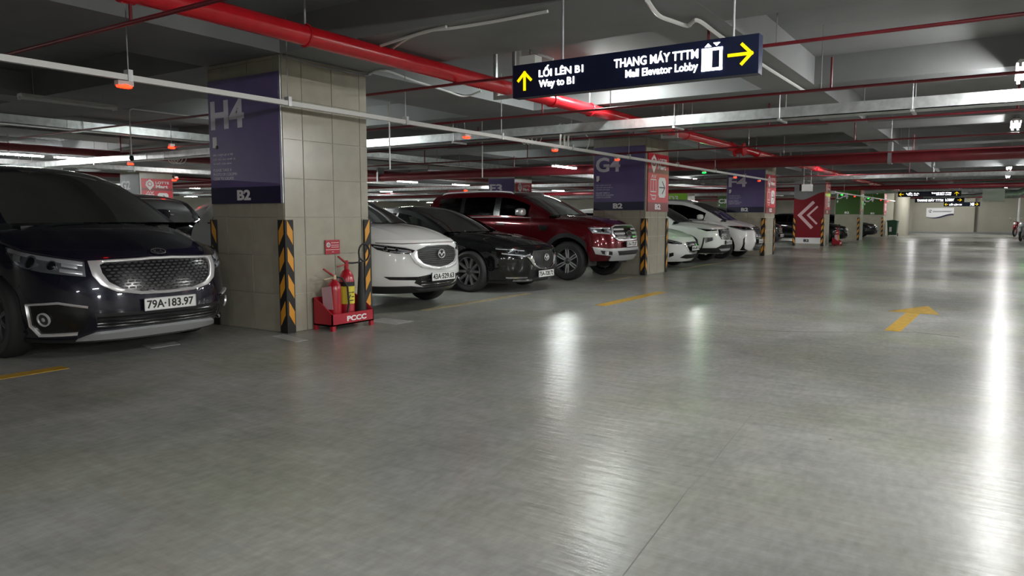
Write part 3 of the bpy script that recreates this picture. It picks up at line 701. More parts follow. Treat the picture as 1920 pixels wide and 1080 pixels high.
def build_crossover():
    B = car('crossover', SPEC['crossover'], (*PLACE['crossover'], 0), M_pwhite, 'white crossover with black five sided grille parked just beyond the H4 column',
            rim=M_dalu, spoke=M_alu, style=(10, 0), arch_m=M_matb, lip=M_matb, glassm=M_dglass); r = B.root
    lamp_cluster(B, [(-1.06, .905), (-.775, .875), (-.57, .848), (-.44, .815), (-.5, .765), (-.72, .778), (-.94, .825)], [(-.83, .838, .026), (-.69, .82, .022)], [([(-.98, .868), (-.5, .8)], .012), ([(-.78, .8), (-.5, .785)], .012)], M_black)
    inn = [(0, .872), (.24, .866), (.41, .818), (.405, .71), (.32, .64), (.16, .6), (0, .58)]
    gr = patch(B, 'grille', sym(inn), M_matb, r, .004, .02)
    slats(B, 'grille_bar', np.linspace(.63, .84, 9), lambda z: float(np.interp(z, [.6, .64, .71, .82, .85], [.14, .29, .38, .38, .26])), .005, M_matb, .006, gr)
    A = [(.42, .80), (.415, .71), (.33, .635), (.17, .592), (0, .572)]; C = [(.53, .775), (.46, .66), (.36, .588), (.18, .556), (0, .541)]
    A2 = A+[(-u, z) for u, z in A[::-1][1:]]; C2 = C+[(-u, z) for u, z in C[::-1][1:]]
    strip(B, 'grille_wing', A2, C2, M_bright, gr, .02, .035, crown=.006)
    ring_emblem(B, .755, .012, .068, .055)
    plate(B, 0, .462, .03, '43A·529.63')
    for s in (-1, 1):
        po = [(-.88, .478), (-.42, .466), (-.42, .42), (-.8, .437)]; patch(B, 'fog_lamp_slot', po if s < 0 else mir(po), M_black, r, .004, .02)
    lg = patch(B, 'lower_intake', [(-.42, .465), (-.25, .485), (.25, .485), (.42, .465), (.46, .385), (.3, .325), (-.3, .325), (-.46, .385)], M_matb, r, .006, .02)
    slats(B, 'intake_slat', (.36, .4, .44), lambda z: .36, .01, M_black, .014, lg)
    patch(B, 'bumper_cladding', [(-1.28, .35), (-.5, .345), (-.3, .32), (.3, .32), (.5, .345), (1.28, .35), (1.28, .255), (0, .255), (-1.28, .255)], M_matb, r, .014, .03)
    patch(B, 'skid_plate', [(-.5, .33), (-.3, .31), (.3, .31), (.5, .33), (.36, .285), (-.36, .285)], M_pgrey, r, .022, .03)
    line(B, 'bonnet_seam', [(-.95, .915), (-.6, .9), (-.3, .905), (0, .91), (.3, .905), (.6, .9), (.95, .915)], .008, M_black, r, .002, .004)
    return B
def build_sedan():
    B = car('sedan', SPEC['sedan'], (*PLACE['sedan'], 0), M_pblack, 'black sedan with chrome winged grille between the white crossover and the red SUV',
            rim=M_dalu, spoke=M_salu, style=(10, 0), glassm=M_glass); r = B.root
    lamp_cluster(B, [(-1.03, .742), (-.83, .742), (-.475, .702), (-.39, .63), (-.5, .588), (-.86, .638)], [(-.78, .69, .024), (-.65, .675, .022)], [([(-.98, .728), (-.5, .692)], .014), ([(-.9, .655), (-.5, .608), (-.4, .63)], .02)], M_black)
    inn = [(0, .695), (.3, .69), (.37, .605), (.3, .475), (.18, .425), (0, .398)]
    gr = patch(B, 'grille', sym(inn), M_matb, r, .004, .02)
    mb = [line(B, 'grille_bar', [(u, np.interp(abs(u), [0, .18, .3], [.415, .44, .49])), (u, .675)], .008, M_matb, gr, .009, .012) for u in np.linspace(-.28, .28, 15)]
    A = [(.385, .615), (.375, .6), (.308, .47), (.185, .418), (0, .39)]; C = [(.5, .612), (.44, .56), (.33, .44), (.195, .395), (0, .368)]
    strip(B, 'grille_wing', A+[(-u, z) for u, z in A[::-1][1:]], C+[(-u, z) for u, z in C[::-1][1:]], M_chrome, gr, .02, .035, crown=.006)
    ring_emblem(B, .575, .012, .066, .052)
    plate(B, 0, .315, .03, '75A-328.72')
    for s in (-1, 1):
        q = lambda pts: pts if s < 0 else [(-u, z) for u, z in pts]
        line(B, 'bumper_trim', q([(-.82, .262), (-.6, .256), (-.43, .256)]), .016, M_chrome, r, .014, .02); line(B, 'bumper_trim', q([(-.68, .212), (-.28, .202)]), .018, M_chrome, r, .016, .02)
    patch(B, 'lower_intake', [(-.42, .36), (.42, .36), (.4, .24), (-.4, .24)], M_matb, r, .004, .02)
    line(B, 'front_lip', [(u, .19) for u in np.linspace(-1.1, 1.1, 23)], .025, M_matb, r, .014, .03)
    return B
def build_suv():
    sp = dict(SPEC['suv'], handle=M_bright, belt=M_bright, flare=.075, glass2=M_dglass)
    B = car('suv', sp, (*PLACE['suv'], 0), M_pred, 'ruby red SUV with silver bumper guard and black wheel arches beside the G4 column',
            rim=M_dalu, spoke=M_alu, style=(6, .09), arch_m=M_matb, lip=M_matb, mirror_m=M_bright, rails=M_alu, glassm=M_dglass); r = B.root
    lamp_cluster(B, [(-1.03, 1.05), (-.84, 1.045), (-.57, 1.045), (-.52, .99), (-.6, .91), (-.97, .945)], [(-.76, .985, .036)], [([(-.98, 1.03), (-.58, 1.03)], .02), ([(-.95, .955), (-.62, .925)], .022), ([(-.93, 1.005), (-.88, .965)], .04), ([(-.66, 1.005), (-.58, .96)], .05)], M_linn)
    inn = [(0, 1.078), (.36, 1.074), (.5, 1.04), (.54, .93), (.5, .86), (.42, .81), (0, .8)]
    out = [(0, 1.09), (.38, 1.086), (.535, 1.05), (.58, .93), (.535, .845), (.43, .79), (0, .78)]
    gr = patch(B, 'grille', sym(inn), M_black, r, .004, .02); strip(B, 'grille_frame', sym(inn), sym(out), M_bright, gr, .02, .035, closed=True)
    for z, h_ in ((.845, .034), (.925, .04), (1.005, .034)):
        for s in (-1, 1): line(B, 'grille_bar', [(s*.16, z), (s*.36, z), (s*.52, z)], h_, M_bright, gr, .024, .02, crown=.01)
    for z in (.885, .965, 1.04): line(B, 'grille_slat', [(-.45, z), (0, z), (.45, z)], .012, M_matb, gr, .012, .012)
    M = spot(B, 0, .93, .02); M = frame(M.translation, (0, 1, 0), (0, 0, 1)); e = G().prism(circle(0, 0, .11, 28, .045), M, .02).build('emblem', M_black, r)
    G().tube([M @ Vector((.11*math.cos(q), .045*math.sin(q), .02)) for q in np.linspace(0, 2*math.pi, 29)[:-1]], .01, 6, closed=True).build('emblem_rim', M_chrome, e)
    plate(B, .02, .715, .05, '51A-172.07')
    bp = [(-1.0, .675), (-.7, .64), (-.3, .645), (.3, .645), (.7, .64), (1.0, .675), (.95, .545), (.62, .5), (.62, .41), (0, .4), (-.62, .41), (-.62, .5), (-.95, .545)]
    bg = patch(B, 'bumper_guard', bp, M_pwhite if False else M_silver, r, .025, .05)
    patch(B, 'lower_intake', [(-.48, .592), (.48, .592), (.42, .515), (-.42, .515)], M_matb, bg, .03, .02)
    for s in (-1, 1):
        po = [(-.86, .61), (-.62, .585), (-.61, .525), (-.82, .548)]; f = patch(B, 'fog_lamp_surround', po if s < 0 else mir(po), M_matb, bg, .032, .02)
        M = spot(B, s*.74, .568, .034); G().lathe([(.045, 0), (.042, .012), (.03, .008), (0, .014)], 16, M).build('fog_lamp', M_refl, f)
        po = [(-2.16, 1.09), (-1.94, 1.075), (-1.99, .985), (-2.13, .985)]; vt = patch(B, 'fender_vent', po if s < 0 else mir(po), M_black, r, .01, .02)
        q = [(-2.16, 1.09), (-2.13, .985), (-1.99, .985)]; line(B, 'vent_trim', q if s < 0 else [(-u, z) for u, z in q], .014, M_chrome, vt, .018, .02)
    return B
def build_people_carrier():
    B = car('people_carrier', SPEC['people_carrier'], (*PLACE['people_carrier'], 0), M_pwhite, 'tall white people carrier with dark spindle grille parked beside the F4 column',
            rim=M_dalu, spoke=M_alu, style=(10, 0), glassm=M_dglass); r = B.root
    lamp_cluster(B, [(-1.15, .985), (-.81, .975), (-.45, .95), (-.3, .845), (-.74, .842), (-1.03, .92)], [(-.8, .925, .022), (-.63, .91, .022)], [([(-1.05, .935), (-.74, .86), (-.34, .855)], .014)], M_black)
    inn = [(0, .945), (.34, .915), (.26, .77), (.4, .5), (.44, .3), (.32, .265), (0, .262)]; out = [(0, .957), (.37, .93), (.285, .77), (.425, .5), (.47, .29), (.33, .25), (0, .248)]
    gr = patch(B, 'grille', sym(inn), M_black, r, .004, .02); strip(B, 'grille_frame', sym(inn), sym(out), M_chrome, gr, .022, .035, closed=True)
    slats(B, 'grille_bar', np.linspace(.3, .9, 13), lambda z: float(np.interp(z, [.28, .3, .5, .77, .9], [.3, .4, .37, .23, .3])), .012, M_dalu, .014, gr)
    for s in (-1, 1):
        po = [(-.77, .66), (-.83, .6), (-.88, .27), (-.6, .25), (-.72, .3), (-.8, .34)]; f = patch(B, 'fog_lamp_surround', po if s < 0 else mir(po), M_black, r, .006, .02)
        q = [(-.77, .66), (-.81, .4), (-.76, .31), (-.6, .255)]; line(B, 'fog_lamp_trim', q if s < 0 else [(-u, z) for u, z in q], .018, M_chrome, f, .016, .02)
    plate(B, .0, .52, .03, '75A-163.52'); return B
def build_small_crossover():
    B = car('compact_crossover', SPEC['small_crossover'], (*PLACE['small_crossover'], 0), M_pwhite, 'white compact crossover with honeycomb grille between the hatchback and the people carrier',
            rim=M_dalu, spoke=M_alu, style=(10, 0), arch_m=M_matb, lip=M_matb, glassm=M_dglass); r = B.root
    lamp_cluster(B, [(-1.07, .955), (-.745, .93), (-.5, .915), (-.5, .885), (-.85, .868)], [(-.7, .9, .018)], [([(-1.0, .935), (-.55, .915)], .012)], M_black)
    inn = [(0, .92), (.45, .915), (.5, .76), (.4, .645), (0, .635)]; gr = patch(B, 'grille', sym(inn), M_black, r, .004, .02); mb = G()
    for k in range(8):
        for q in range(-6, 7):
            u, z = q*.07+(k % 2)*.035, .665+k*.032
            if abs(u) < .42: mb.prism([(-.022, 0), (0, -.009), (.022, 0), (0, .009)], spot(B, u, z, .006), .01)
    tag(mb.build('grille_mesh', M_alu, gr, False), kind='stuff')
    for s in (-1, 1):
        po = [(-.92, .7), (-.7, .71), (-.66, .64), (-.92, .56)]; patch(B, 'fog_lamp_surround', po if s < 0 else mir(po), M_black, r, .006, .02)
        q = [(-.95, .7), (-1.0, .5), (-1.02, .4)]; line(B, 'bumper_trim', q if s < 0 else [(-u, z) for u, z in q], .04, M_matb, r, .008, .02)
    patch(B, 'bumper_cladding', [(-1.15, .42), (-.6, .42), (-.4, .5), (.4, .5), (.6, .42), (1.15, .42), (1.15, .29), (0, .28), (-1.15, .29)], M_matb, r, .012, .03)
    patch(B, 'skid_plate', [(-.5, .4), (.5, .4), (.38, .34), (-.38, .34)], M_alu, r, .022, .03)
    plate(B, 0, .56, .03, '43A-725.15'); return B
def build_hatchback():
    B = car('hatchback', SPEC['hatchback'], (*PLACE['hatchback'], 0), M_pwhite, 'small white hatchback catching green light on its bonnet beside the G4 column',
            rim=M_dalu, spoke=M_alu, style=(10, 0), glassm=M_dglass); r = B.root
    lamp_cluster(B, [(-.92, .725), (-.65, .668), (-.5, .625), (-.52, .595), (-.75, .6), (-.88, .62)], [(-.72, .64, .024)], [([(-.88, .685), (-.54, .615)], .012)], M_black)
    inn = [(0, .65), (.36, .64), (.37, .55), (.25, .41), (0, .375)]; gr = patch(B, 'grille', sym(inn), M_black, r, .004, .02)
    A = [(.38, .56), (.26, .405), (0, .37)]; C = [(.46, .6), (.28, .39), (0, .35)]; strip(B, 'grille_wing', A+[(-u, z) for u, z in A[::-1][1:]], C+[(-u, z) for u, z in C[::-1][1:]], M_chrome, gr, .02, .03)
    patch(B, 'lower_intake', [(-.55, .27), (-.4, .345), (.4, .345), (.55, .27), (.3, .24), (-.3, .24)], M_matb, r, .006, .02)
    for s in (-1, 1):
        po = [(-.86, .38), (-.76, .4), (-.74, .32), (-.84, .28)]; patch(B, 'fog_lamp_surround', po if s < 0 else mir(po), M_black, r, .006, .02)
    plate(B, 0, .49, .04, '43A-609.11'); return B
def plain_front(B, z0=.72, chrome=M_chrome, num='43A-218.50'):
    """a plainer face for cars far down the garage"""
    r = B.root; k = z0/.8
    lamp_cluster(B, [(-1.0, z0+.06), (-.6, z0+.02), (-.48, z0-.05), (-.85, z0-.06)], [(-.75, z0-.005, .035)], [([(-.95, z0+.03), (-.55, z0-.01)], .014)])
    inn = [(0, z0+.0), (.4, z0-.01), (.42, z0-.12), (.28, z0-.22), (0, z0-.24)]; out = [(0, z0+.015), (.43, z0+.005), (.455, z0-.13), (.3, z0-.24), (0, z0-.262)]
    gr = patch(B, 'grille', sym(inn), M_black, r, .004, .02); strip(B, 'grille_frame', sym(inn), sym(out), chrome, gr, .02, .035, closed=True)
    slats(B, 'grille_bar', np.linspace(z0-.18, z0-.04, 4), lambda z: .26, .014, M_alu, .014, gr)
    patch(B, 'lower_intake', [(-.6, z0-.34), (.6, z0-.34), (.5, z0-.44), (-.5, z0-.44)], M_matb, r, .006, .02); plate(B, 0, z0-.3, .03, num)
# ---------- the room ----------
def structure(o, label=None): o['kind'] = 'structure'; 
def setting(o, label, cat): o['kind'] = 'structure'; o['label'] = label; o['category'] = cat; return o
X0, X1, Y0, Y1, ZS, ZB = -58., 14., -9., 66., 3.3, 2.95
fl = setting(box('floor', X0, X1, Y0, Y1, -.2, 0, M_floor), 'grey polished concrete garage floor', 'floor')
ce = setting(box('ceiling', X0, X1, Y0, Y1, ZS, ZS+.2, M_conc), 'grey painted concrete slab with wide shallow beams', 'ceiling')
setting(box('wall_back', X0, X1, Y1, Y1+.2, 0, ZS, M_wall), 'beige far end wall with shallow pilasters', 'wall')
setting(box('wall_front', X0, X1, Y0-.2, Y0, 0, ZS, M_wall), 'beige wall behind the viewpoint', 'wall')
setting(box('wall_left', X0-.2, X0, Y0, Y1, 0, ZS, M_wall), 'beige wall at the far left', 'wall')
setting(box('wall_right', X1, X1+.2, Y0, Y1, 0, ZS, M_wall), 'beige wall on the right side', 'wall')
wb = bpy.data.objects['wall_back']
for x0, x1 in ((-6.4, -5.85), (-2.1, -1.7), (2.6, 3.1), (-12, -11.5), (-17, -16.4), (-24, -23.4)):
    box('pilaster', x0, x1, Y1-.25, Y1-.002, 0, ZB, M_wall, wb)
box('kerb', -6, 6, Y1-.45, Y1-.251, 0, .12, M_conc, wb)
ROWX = [(-6.38-9.6*k-1.25, -6.38-9.6*k) for k in range(5)]+[(2.0, 3.25)]
ROWY = [(5.3+9.6*k, 6.55+9.6*k) for k in range(-1, 7)]
yb = sorted([(a-.02, b+.02) for a, b in ROWX]+[(-2.76-9.6*k, -2.11-9.6*k) for k in range(6)]+[(7.0, 7.6)])
for a, b in yb: box('beam', a, b, Y0, Y1, ZB, ZS, M_conc, ce)
xb = sorted([(a-.02, b+.02) for a, b in ROWY if b < Y1]+[(10.3+9.6*k, 10.95+9.6*k) for k in range(-2, 6)])
edges = [X0]+[v for p in yb for v in p]+[X1]
for a, b in xb:
    for i in range(0, len(edges), 2):
        if edges[i+1]-edges[i] > .05: box('beam', edges[i], edges[i+1], a, b, ZB+.001, ZS, M_conc, ce)
# painted marks on the floor
def mark(poly, m, h=.003): return G().prism(poly, Matrix.Identity(4), h).build('floor_marking', m, fl, False)
def rect(x0, x1, y0, y1): return [(x0, y0), (x1, y0), (x1, y1), (x0, y1)]
for p in (rect(-6.55, -6.4, .2, 3.05), rect(-4.78, -4.6, 9.4, 11.7)): mark(p, M_yline)
for p in (rect(-6.5, -6.38, 7.6, 10.3), rect(-6.5, -6.38, 13.2, 14.4), rect(-6.5, -6.38, 17.2, 23.6)): mark(p, M_yworn)
mark([(-1.02, 9.05), (-.86, 9.05), (-.82, 10.9), (-.98, 10.9)], M_yline); mark([(-1.2, 10.95), (-.6, 10.9), (-.8, 11.9)], M_yline)
for p in ([(-6.36, 5.05), (-5.86, 4.95), (-5.84, 5.1), (-6.36, 5.22)], rect(-6.36, -5.85, 6.42, 6.75), rect(-11.3, -7.7, 6.6, 6.72), [(-6.98, 4.0), (-6.9, 4.3), (-6.7, 4.24), (-6.72, 3.95)]): mark(p, M_wline)
ck = G().tube([(-1.04, 2.28, 0), (-1.09, 2.75, 0), (-1.14, 3.2, 0), (-1.15, 3.5, 0), (-1.2, 3.98, 0), (-1.26, 4.68, 0)], .0022, 5).build('floor_crack', M_crack, fl)
ck = G().tube([(-2.32, 8.25, 0), (-1.93, 8.36, 0), (-1.39, 8.66, 0), (-.72, 9.1, 0), (-.3, 8.97, 0)], .004, 5).build('floor_crack', M_crack, fl)

# ---------- columns ----------
def chevrons(parent, axis, base, sgn, h=1.22, n=4):
    """orange stripes on one leg of a corner guard; plane matrix has its x running away from the corner"""
    for k in range(n):
        z = .1+k*.29; G().prism([(.012, z+.1), (.012, z+.25), (.088, z+.13), (.088, z-.02)], base, .002).build('stripe', M_yel, parent, False)
def guard(col, x, y, sx, sy, h=1.22):
    """L shaped rubber guard on the corner (x, y); the legs run along sx and sy"""
    t = .014; g = G(); g.box(min(x-sx*t, x+sx*.1), max(x-sx*t, x+sx*.1), min(y, y-sy*t), max(y, y-sy*t), 0, h); g.box(min(x, x-sx*t), max(x, x-sx*t), min(y, y+sy*.1), max(y, y+sy*.1), 0, h)
    o = g.build('corner_guard', M_rub, col, False)
    up = (0, 0, 1)
    a = Vector((sx, 0, 0)); nrm = Vector((0, -sy, 0)); M = frame((x, y-sy*t, 0), a, up)
    if (M.to_3x3() @ Vector((0, 0, 1))).dot(nrm) < 0: M = M @ Matrix.Scale(-1, 4, (0, 0, 1))
    chevrons(o, 0, M, 1)
    a = Vector((0, sy, 0)); nrm = Vector((-sx, 0, 0)); M = frame((x-sx*t, y, 0), a, up)
    if (M.to_3x3() @ Vector((0, 0, 1))).dot(nrm) < 0: M = M @ Matrix.Scale(-1, 4, (0, 0, 1))
    chevrons(o, 0, M, 1); return o
def bays_sign(col, x0, x1, y, code, film, band, full=True):
    """the bay code panel on the face that looks down the aisle"""
    t = .012; p = box('bay_sign', x0+.03, x1-.02, y-t, y, 1.4, 2.77, film, col); b = box('sign_band', x0+.03, x1-.02, y-t-.002, y-t, 1.4, 1.58, band, p)
    M = frame((x0, y-t, 0), (1, 0, 0), (0, 0, 1)); M2 = M @ Matrix.Translation((0, 0, .002))
    text('bay_code', code, M_silv, p, M, (.07, .66, 2.23, 2.55), .003, .03); text('level_code', 'B2', M_lett, p, M2, (.5, .73, 1.435, 1.55), .003, .04)
    G().prism([(.09, 2.03), (.16, 2.03), (.16, 2.15), (.09, 2.15)], M, .002).build('phone_icon', M_lett, p, False)
    G().prism(circle(.165, 2.035, .022, 10), M, .003).build('hand_icon', M_ink, p, False)
    if full:
        for k, (tx, w_) in enumerate((('HÃY CHỤP LẠI VỊ TRÍ', .36), ('CỘT ĐỂ GHI NHỚ VỊ', .4), ('TRÍ ĐỖ CỦA BẠN', .33), ('PLEASE TAKE A', .33), ('PHOTO OF COLUMN', .42), ('CODE TO LOCATE', .36))):
            z = 1.945-k*.048-(.025 if k > 2 else 0); text('sign_lettering', tx, M_silv, p, M, (.085, .085+w_, z-.014, z+.018), .002, .0)
    return p
def shop_sign(col, x, y0, y1, z0=1.37, z1=2.62):
    """red shop sign on the face towards the lane"""
    t = .012; p = box('shop_sign', x, x+t, y0+.06, y1-.02, z0, z1, M_sred, col); box('sign_band', x+t, x+t+.002, y0+.06, y1-.02, z0, z0+.2, M_dred, p); box('sign_band', x+t, x+t+.002, y0+.06, y1-.02, z1-.42, z1-.33, M_dred, p)
    M = frame((x+t, y0, 0), (0, 1, 0), (0, 0, 1)); M2 = M @ Matrix.Translation((0, 0, .002)); k = z1-2.62
    G().prism([(.36, 2.6+k), (.5, 2.5+k), (.52, 2.38+k), (.36, 2.2+k), (.2, 2.38+k), (.22, 2.5+k)], M2, .003).build('shop_emblem', M_lett, p, False)
    strokes('emblem_ring', [circle(.36, 2.43+k, .07, 12)+[(.43, 2.43+k)]], .02, M_sred, p, M2 @ Matrix.Translation((0, 0, .003)), .002)
    text('shop_lettering', 'LOTTE', M_lett, p, M2, (.58, 1.1, 2.44+k, 2.53+k), .003, .03); text('shop_lettering', 'Mart', M_lett, p, M2, (.58, 1.05, 2.29+k, 2.41+k), .003, .04)
    strokes('lift_icon', [[(.2, 1.8), (.5, 1.8), (.5, 2.06), (.2, 2.06), (.2, 1.8)], [(.35, 1.8), (.35, 2.06)], [(.24, 2.1), (.29, 2.16), (.34, 2.1)], [(.38, 2.16), (.43, 2.1), (.48, 2.16)]], .022, M_lett, p, M)
    strokes('trolley_icon', [[(.2, 1.74), (.26, 1.72), (.3, 1.64), (.46, 1.64), (.5, 1.72), (.27, 1.72)]], .022, M_lett, p, M)
    G().prism([(.64+.06*0, 1.74), (.7, 1.68), (1.0, 1.68), (1.06, 1.74), (1.06, 2.06), (1.0, 2.12), (.7, 2.12), (.64, 2.06)], M, .003).build('arrow_panel', M_lett, p, False)
    strokes('arrow', [[(.7, 1.9), (1.0, 1.9)], [(.86, 2.03), (1.0, 1.9), (.86, 1.77)]], .024, M_ink, p, M @ Matrix.Translation((0, 0, .003)))
    text('level_code', 'B2', M_lett, p, M2, (.45, .78, 1.415, 1.535), .003, .04); return p
def tiles(col, face, x0, x1, y0, y1, m):
    """glazed tiles, recessed joints; face 'front' looks along -y, 'side' along +x"""
    h = .415; w_ = (x1-x0 if face == 'front' else y1-y0); cuts = [0, .27, .27+.43, .27+.86, w_] if w_ > 1.2 else [0, w_/3, 2*w_/3, w_]
    for r in range(8):
        z0, z1 = r*h-.0+(0 if r else .0), min((r+1)*h, ZB-.002)
        if z1-z0 < .03: continue
        for a, b in zip(cuts, cuts[1:]):
            e = .004; d = rng.uniform(0, .0025)
            if face == 'front': box('tile', x0+a+e, x0+b-e, y0-.012-d, y0+.002, z0+e, z1-e, m, col)
            else: box('tile', x1-.002, x1+.012+d, y0+a+e, y0+b-e, z0+e, z1-e, m, col)
def column(ix, iy, label, tiled=False):
    (x0, x1), (y0, y1) = ROWX[ix], ROWY[iy+1]; c = empty('column', ((x0+x1)/2, (y0+y1)/2, 0)); inv = Matrix.Translation((-(x0+x1)/2, -(y0+y1)/2, 0))
    tag(c, label, 'column', 'garage columns', 'thing'); i_ = .012 if tiled else 0
    c['_'] = 0; del c['_']
    core = box('core', x0, x1-i_, y0+i_, y1, 0, ZB-.001, M_grout if tiled else M_tile2, c)
    if tiled: tiles(c, 'front', x0, x1-i_, y0+i_, y1, M_tile); tiles(c, 'side', x0, x1-i_, y0, y1, M_tile)
    return c, (x0, x1, y0, y1)
def settle(c):
    """parts were written in world space; move them under the Empty at the base"""
    for ch in c.children: ch.location = ch.location-c.location
c, (x0, x1, y0, y1) = column(0, 0, 'nearest tiled column with the purple H4 panel and fire extinguishers at its foot', True)
bays_sign(c, x0, x1, y0-.013, 'H4', M_purp, M_navy); guard(c, x1+.013, y0-.013, -1, 1); guard(c, x1+.013, y1, -1, -1); guard(c, x0, y0-.013, 1, 1)
n = box('notice_plate', x1+.013, x1+.02, 5.84, 6.06, .83, .99, M_box, c); M = frame((x1+.02, 5.84, .83), (0, 1, 0), (0, 0, 1))
G().prism(circle(.045, .105, .028, 14), M, .002).build('notice_emblem', M_lett, n, False); strokes('notice_ring', [circle(.045, .105, .012, 8)+[(.057, .105)]], .008, M_ink, n, M @ Matrix.Translation((0, 0, .002)), .001)
strokes('notice_line', [[(.09, .128), (.2, .128)], [(.09, .1), (.2, .1)], [(.09, .078), (.2, .078)], [(.01, .05), (.21, .05)], [(.1, .025), (.12, .025)]], .008, M_pink, n, M, .001)
G().tube([(x1+.02, y0+.02, 2.93), (x1+.02, y0+.5, 2.9), (x1+.02, y1-.05, 2.915), (x1+.04, y1+.05, 2.93)], .01, 6).build('cable', M_steel, c)
G().tube([(x1+.006, y0-.02, 1.4), (x1+.006, y0-.02, 2.93)], .008, 6).build('corner_trim', M_galv, c); settle(c)
for iy, code in ((1, 'G4'), (2, 'F4')):
    c, (x0, x1, y0, y1) = column(0, iy, {'G4': 'tiled column with purple G4 panel and red arrow sign beside the red SUV', 'F4': 'tiled column with purple F4 panel beside the tall white people carrier'}[code], True)
    bays_sign(c, x0, x1, y0-.013, code, M_purp, M_navy); shop_sign(c, x1+.013, y0, y1); guard(c, x1+.013, y0-.013, -1, 1); guard(c, x1+.013, y1, -1, -1); settle(c)
c, (x0, x1, y0, y1) = column(0, 3, 'column clad in deep red film with a pale double chevron', False)
p = box('wall_film', x0, x1-.003, y0-.01, y0, .36, 2.9, M_silv if False else M_conc, c); M = frame((x0, y0-.01, 0), (1, 0, 0), (0, 0, 1)); ww = x1-x0-.003
G().prism([(0, .36), (ww, .36), (ww, 2.32)]+[(ww*(1-t), 2.16+.16*math.cos(t*math.pi*1.35)-.0) for t in np.linspace(0, 1, 14)][0:]+[], M, .004).build('red_film', M_deep, p, False)
strokes('chevron', [[(.78, 1.86), (.25, 1.33), (.74, .82)]], .13, M_pink, p, M @ Matrix.Translation((0, 0, .004))); strokes('chevron', [[(.96, 1.68), (.6, 1.33), (.95, .98)]], .08, M_pink, p, M @ Matrix.Translation((0, 0, .004)))
b = box('base_band', x0, x1-.003, y0-.01, y0, .1, .36, M_lett, c); text('level_code', 'B2', M_ink, b, M, (.45, .68, .17, .29), .003, .05)
shop_sign(c, x1, y0, y1, 1.37, 2.74); guard(c, x1, y0-.012, -1, 1); guard(c, x0, y0-.012, 1, 1); settle(c)
for iy, code in ((4, 'D4'), (5, 'C4')):
    c, (x0, x1, y0, y1) = column(0, iy, {'D4': 'far column with green D4 panel behind the double chevron column', 'C4': 'last boxed column of the row with a green panel, before the round column'}[code])
    bays_sign(c, x0, x1, y0, code, M_green, M_green, False); shop_sign(c, x1, y0, y1, 1.37, 2.74); guard(c, x1, y0, -1, 1); settle(c)
for ix, iy, code, film, lab in ((1, 2, 'F3', M_purp, 'second row column with purple F3 panel above the red SUV'), (1, 4, 'D3', M_lime, 'second row column with lit lime panel seen past the red SUV bonnet'), (1, 5, 'C3', M_green, 'second row column with green C3 panel behind the people carrier'),
        (2, 1, 'G2', M_dgrey, 'third row column with grey G2 panel and bright red shop sign above the dark car'), (1, 3, 'E3', M_deep, 'second row column with a deep red panel between the F3 and D3 columns'), (2, 2, 'F2', M_purp, 'third row column with a purple panel, two bays beyond G2'),
        (2, 3, 'E2', M_sred, 'third row column with a red panel low behind the black sedan'), (2, 4, 'D2', M_green, 'third row column with a green panel near the far wall')):
    c, (x0, x1, y0, y1) = column(ix, iy, lab); bays_sign(c, x0, x1, y0, code, film, M_navy if film is M_purp else film, False)
    if iy < 4: shop_sign(c, x1, y0, y1)
    settle(c)
rc = empty('column', (-5.75, 57.2, 0)); tag(rc, 'round white column at the end of the lane lit from above', 'column', kind='thing')
G().lathe([(.5, 0), (.5, ZB-.001)], 28).build('shaft', M_wall, rc); g = box('side_pier', -1.5, -.45, -.3, .3, 0, ZB-.001, M_wall, rc)
sc = box('column', 1.35, 1.75, 62.6, 63.0, 0, ZB-.001, M_wall); tag(sc, 'slim pale pillar beside the parked motorbikes at the far right', 'column', kind='thing')
G().tube([(1.0, 64, 0), (1.0, 64, ZB)], .06, 8).build('drain_pipe', M_white); tag(bpy.data.objects['drain_pipe'], 'pale drain pipe behind the motorbikes near the far corner', 'pipe')

# ---------- pipes, trays, trunking ----------
def pipe_y(name, x, z, r, ya, yb_, m, label, collars=(), hang=()):
    o = G().tube([(x, ya, z), (x, yb_, z)], r, 20).build(name, m); tag(o, label, 'pipe')
    for y in collars: G().tube([(x, y-.05, z), (x, y+.05, z)], r*1.16, 20).build('coupling', m, o)
    for y in hang: G().tube([(x, y, z+r), (x, y, ZB if False else ZS-.002)], .012, 6).build('hanger_rod', M_steel, o); G().tube([(x+r*1.05*math.cos(q), y, z+r*1.05*math.sin(q)) for q in np.linspace(0, 2*math.pi, 17)[:-1]], .012, 5, closed=True).build('pipe_clamp', m, o)
    return o
def pipe_x(name, y, z, r, xa, xb_, m, label, stubs=(), hang=(), group=None):
    o = G().tube([(xa, y, z), (xb_, y, z)], r, 14).build(name, m); tag(o, label, 'pipe', group)
    for x, z1 in stubs: G().tube([(x, y, z), (x, y, z1)], r*.8, 8).build('branch_stub', m, o)
    for x in hang: G().tube([(x, y, z), (x, y, ZS-.002)], .006, 5).build('hanger_rod', M_steel, o)
    return o
mp = pipe_y('fire_main_pipe', -5.2, 2.84, .088, -6, 52, M_red, 'thick red fire pipe running along the lane under the beams', (3.0, 8.9, 12.4, 16.9, 26, 34, 42), (4.6, 10.0, 14.0, 19, 24, 29, 34, 39, 44))
for y in (1.5, 7.75, 13.2, 22.0): G().box(-5.36, -5.32, y-.02, y+.02, 2.7, ZS-.002).box(-5.08, -5.04, y-.02, y+.02, 2.7, ZS-.002).box(-5.32, -5.08, y-.02, y+.02, 2.7, 2.745).build('pipe_bracket', M_galv, mp, False)
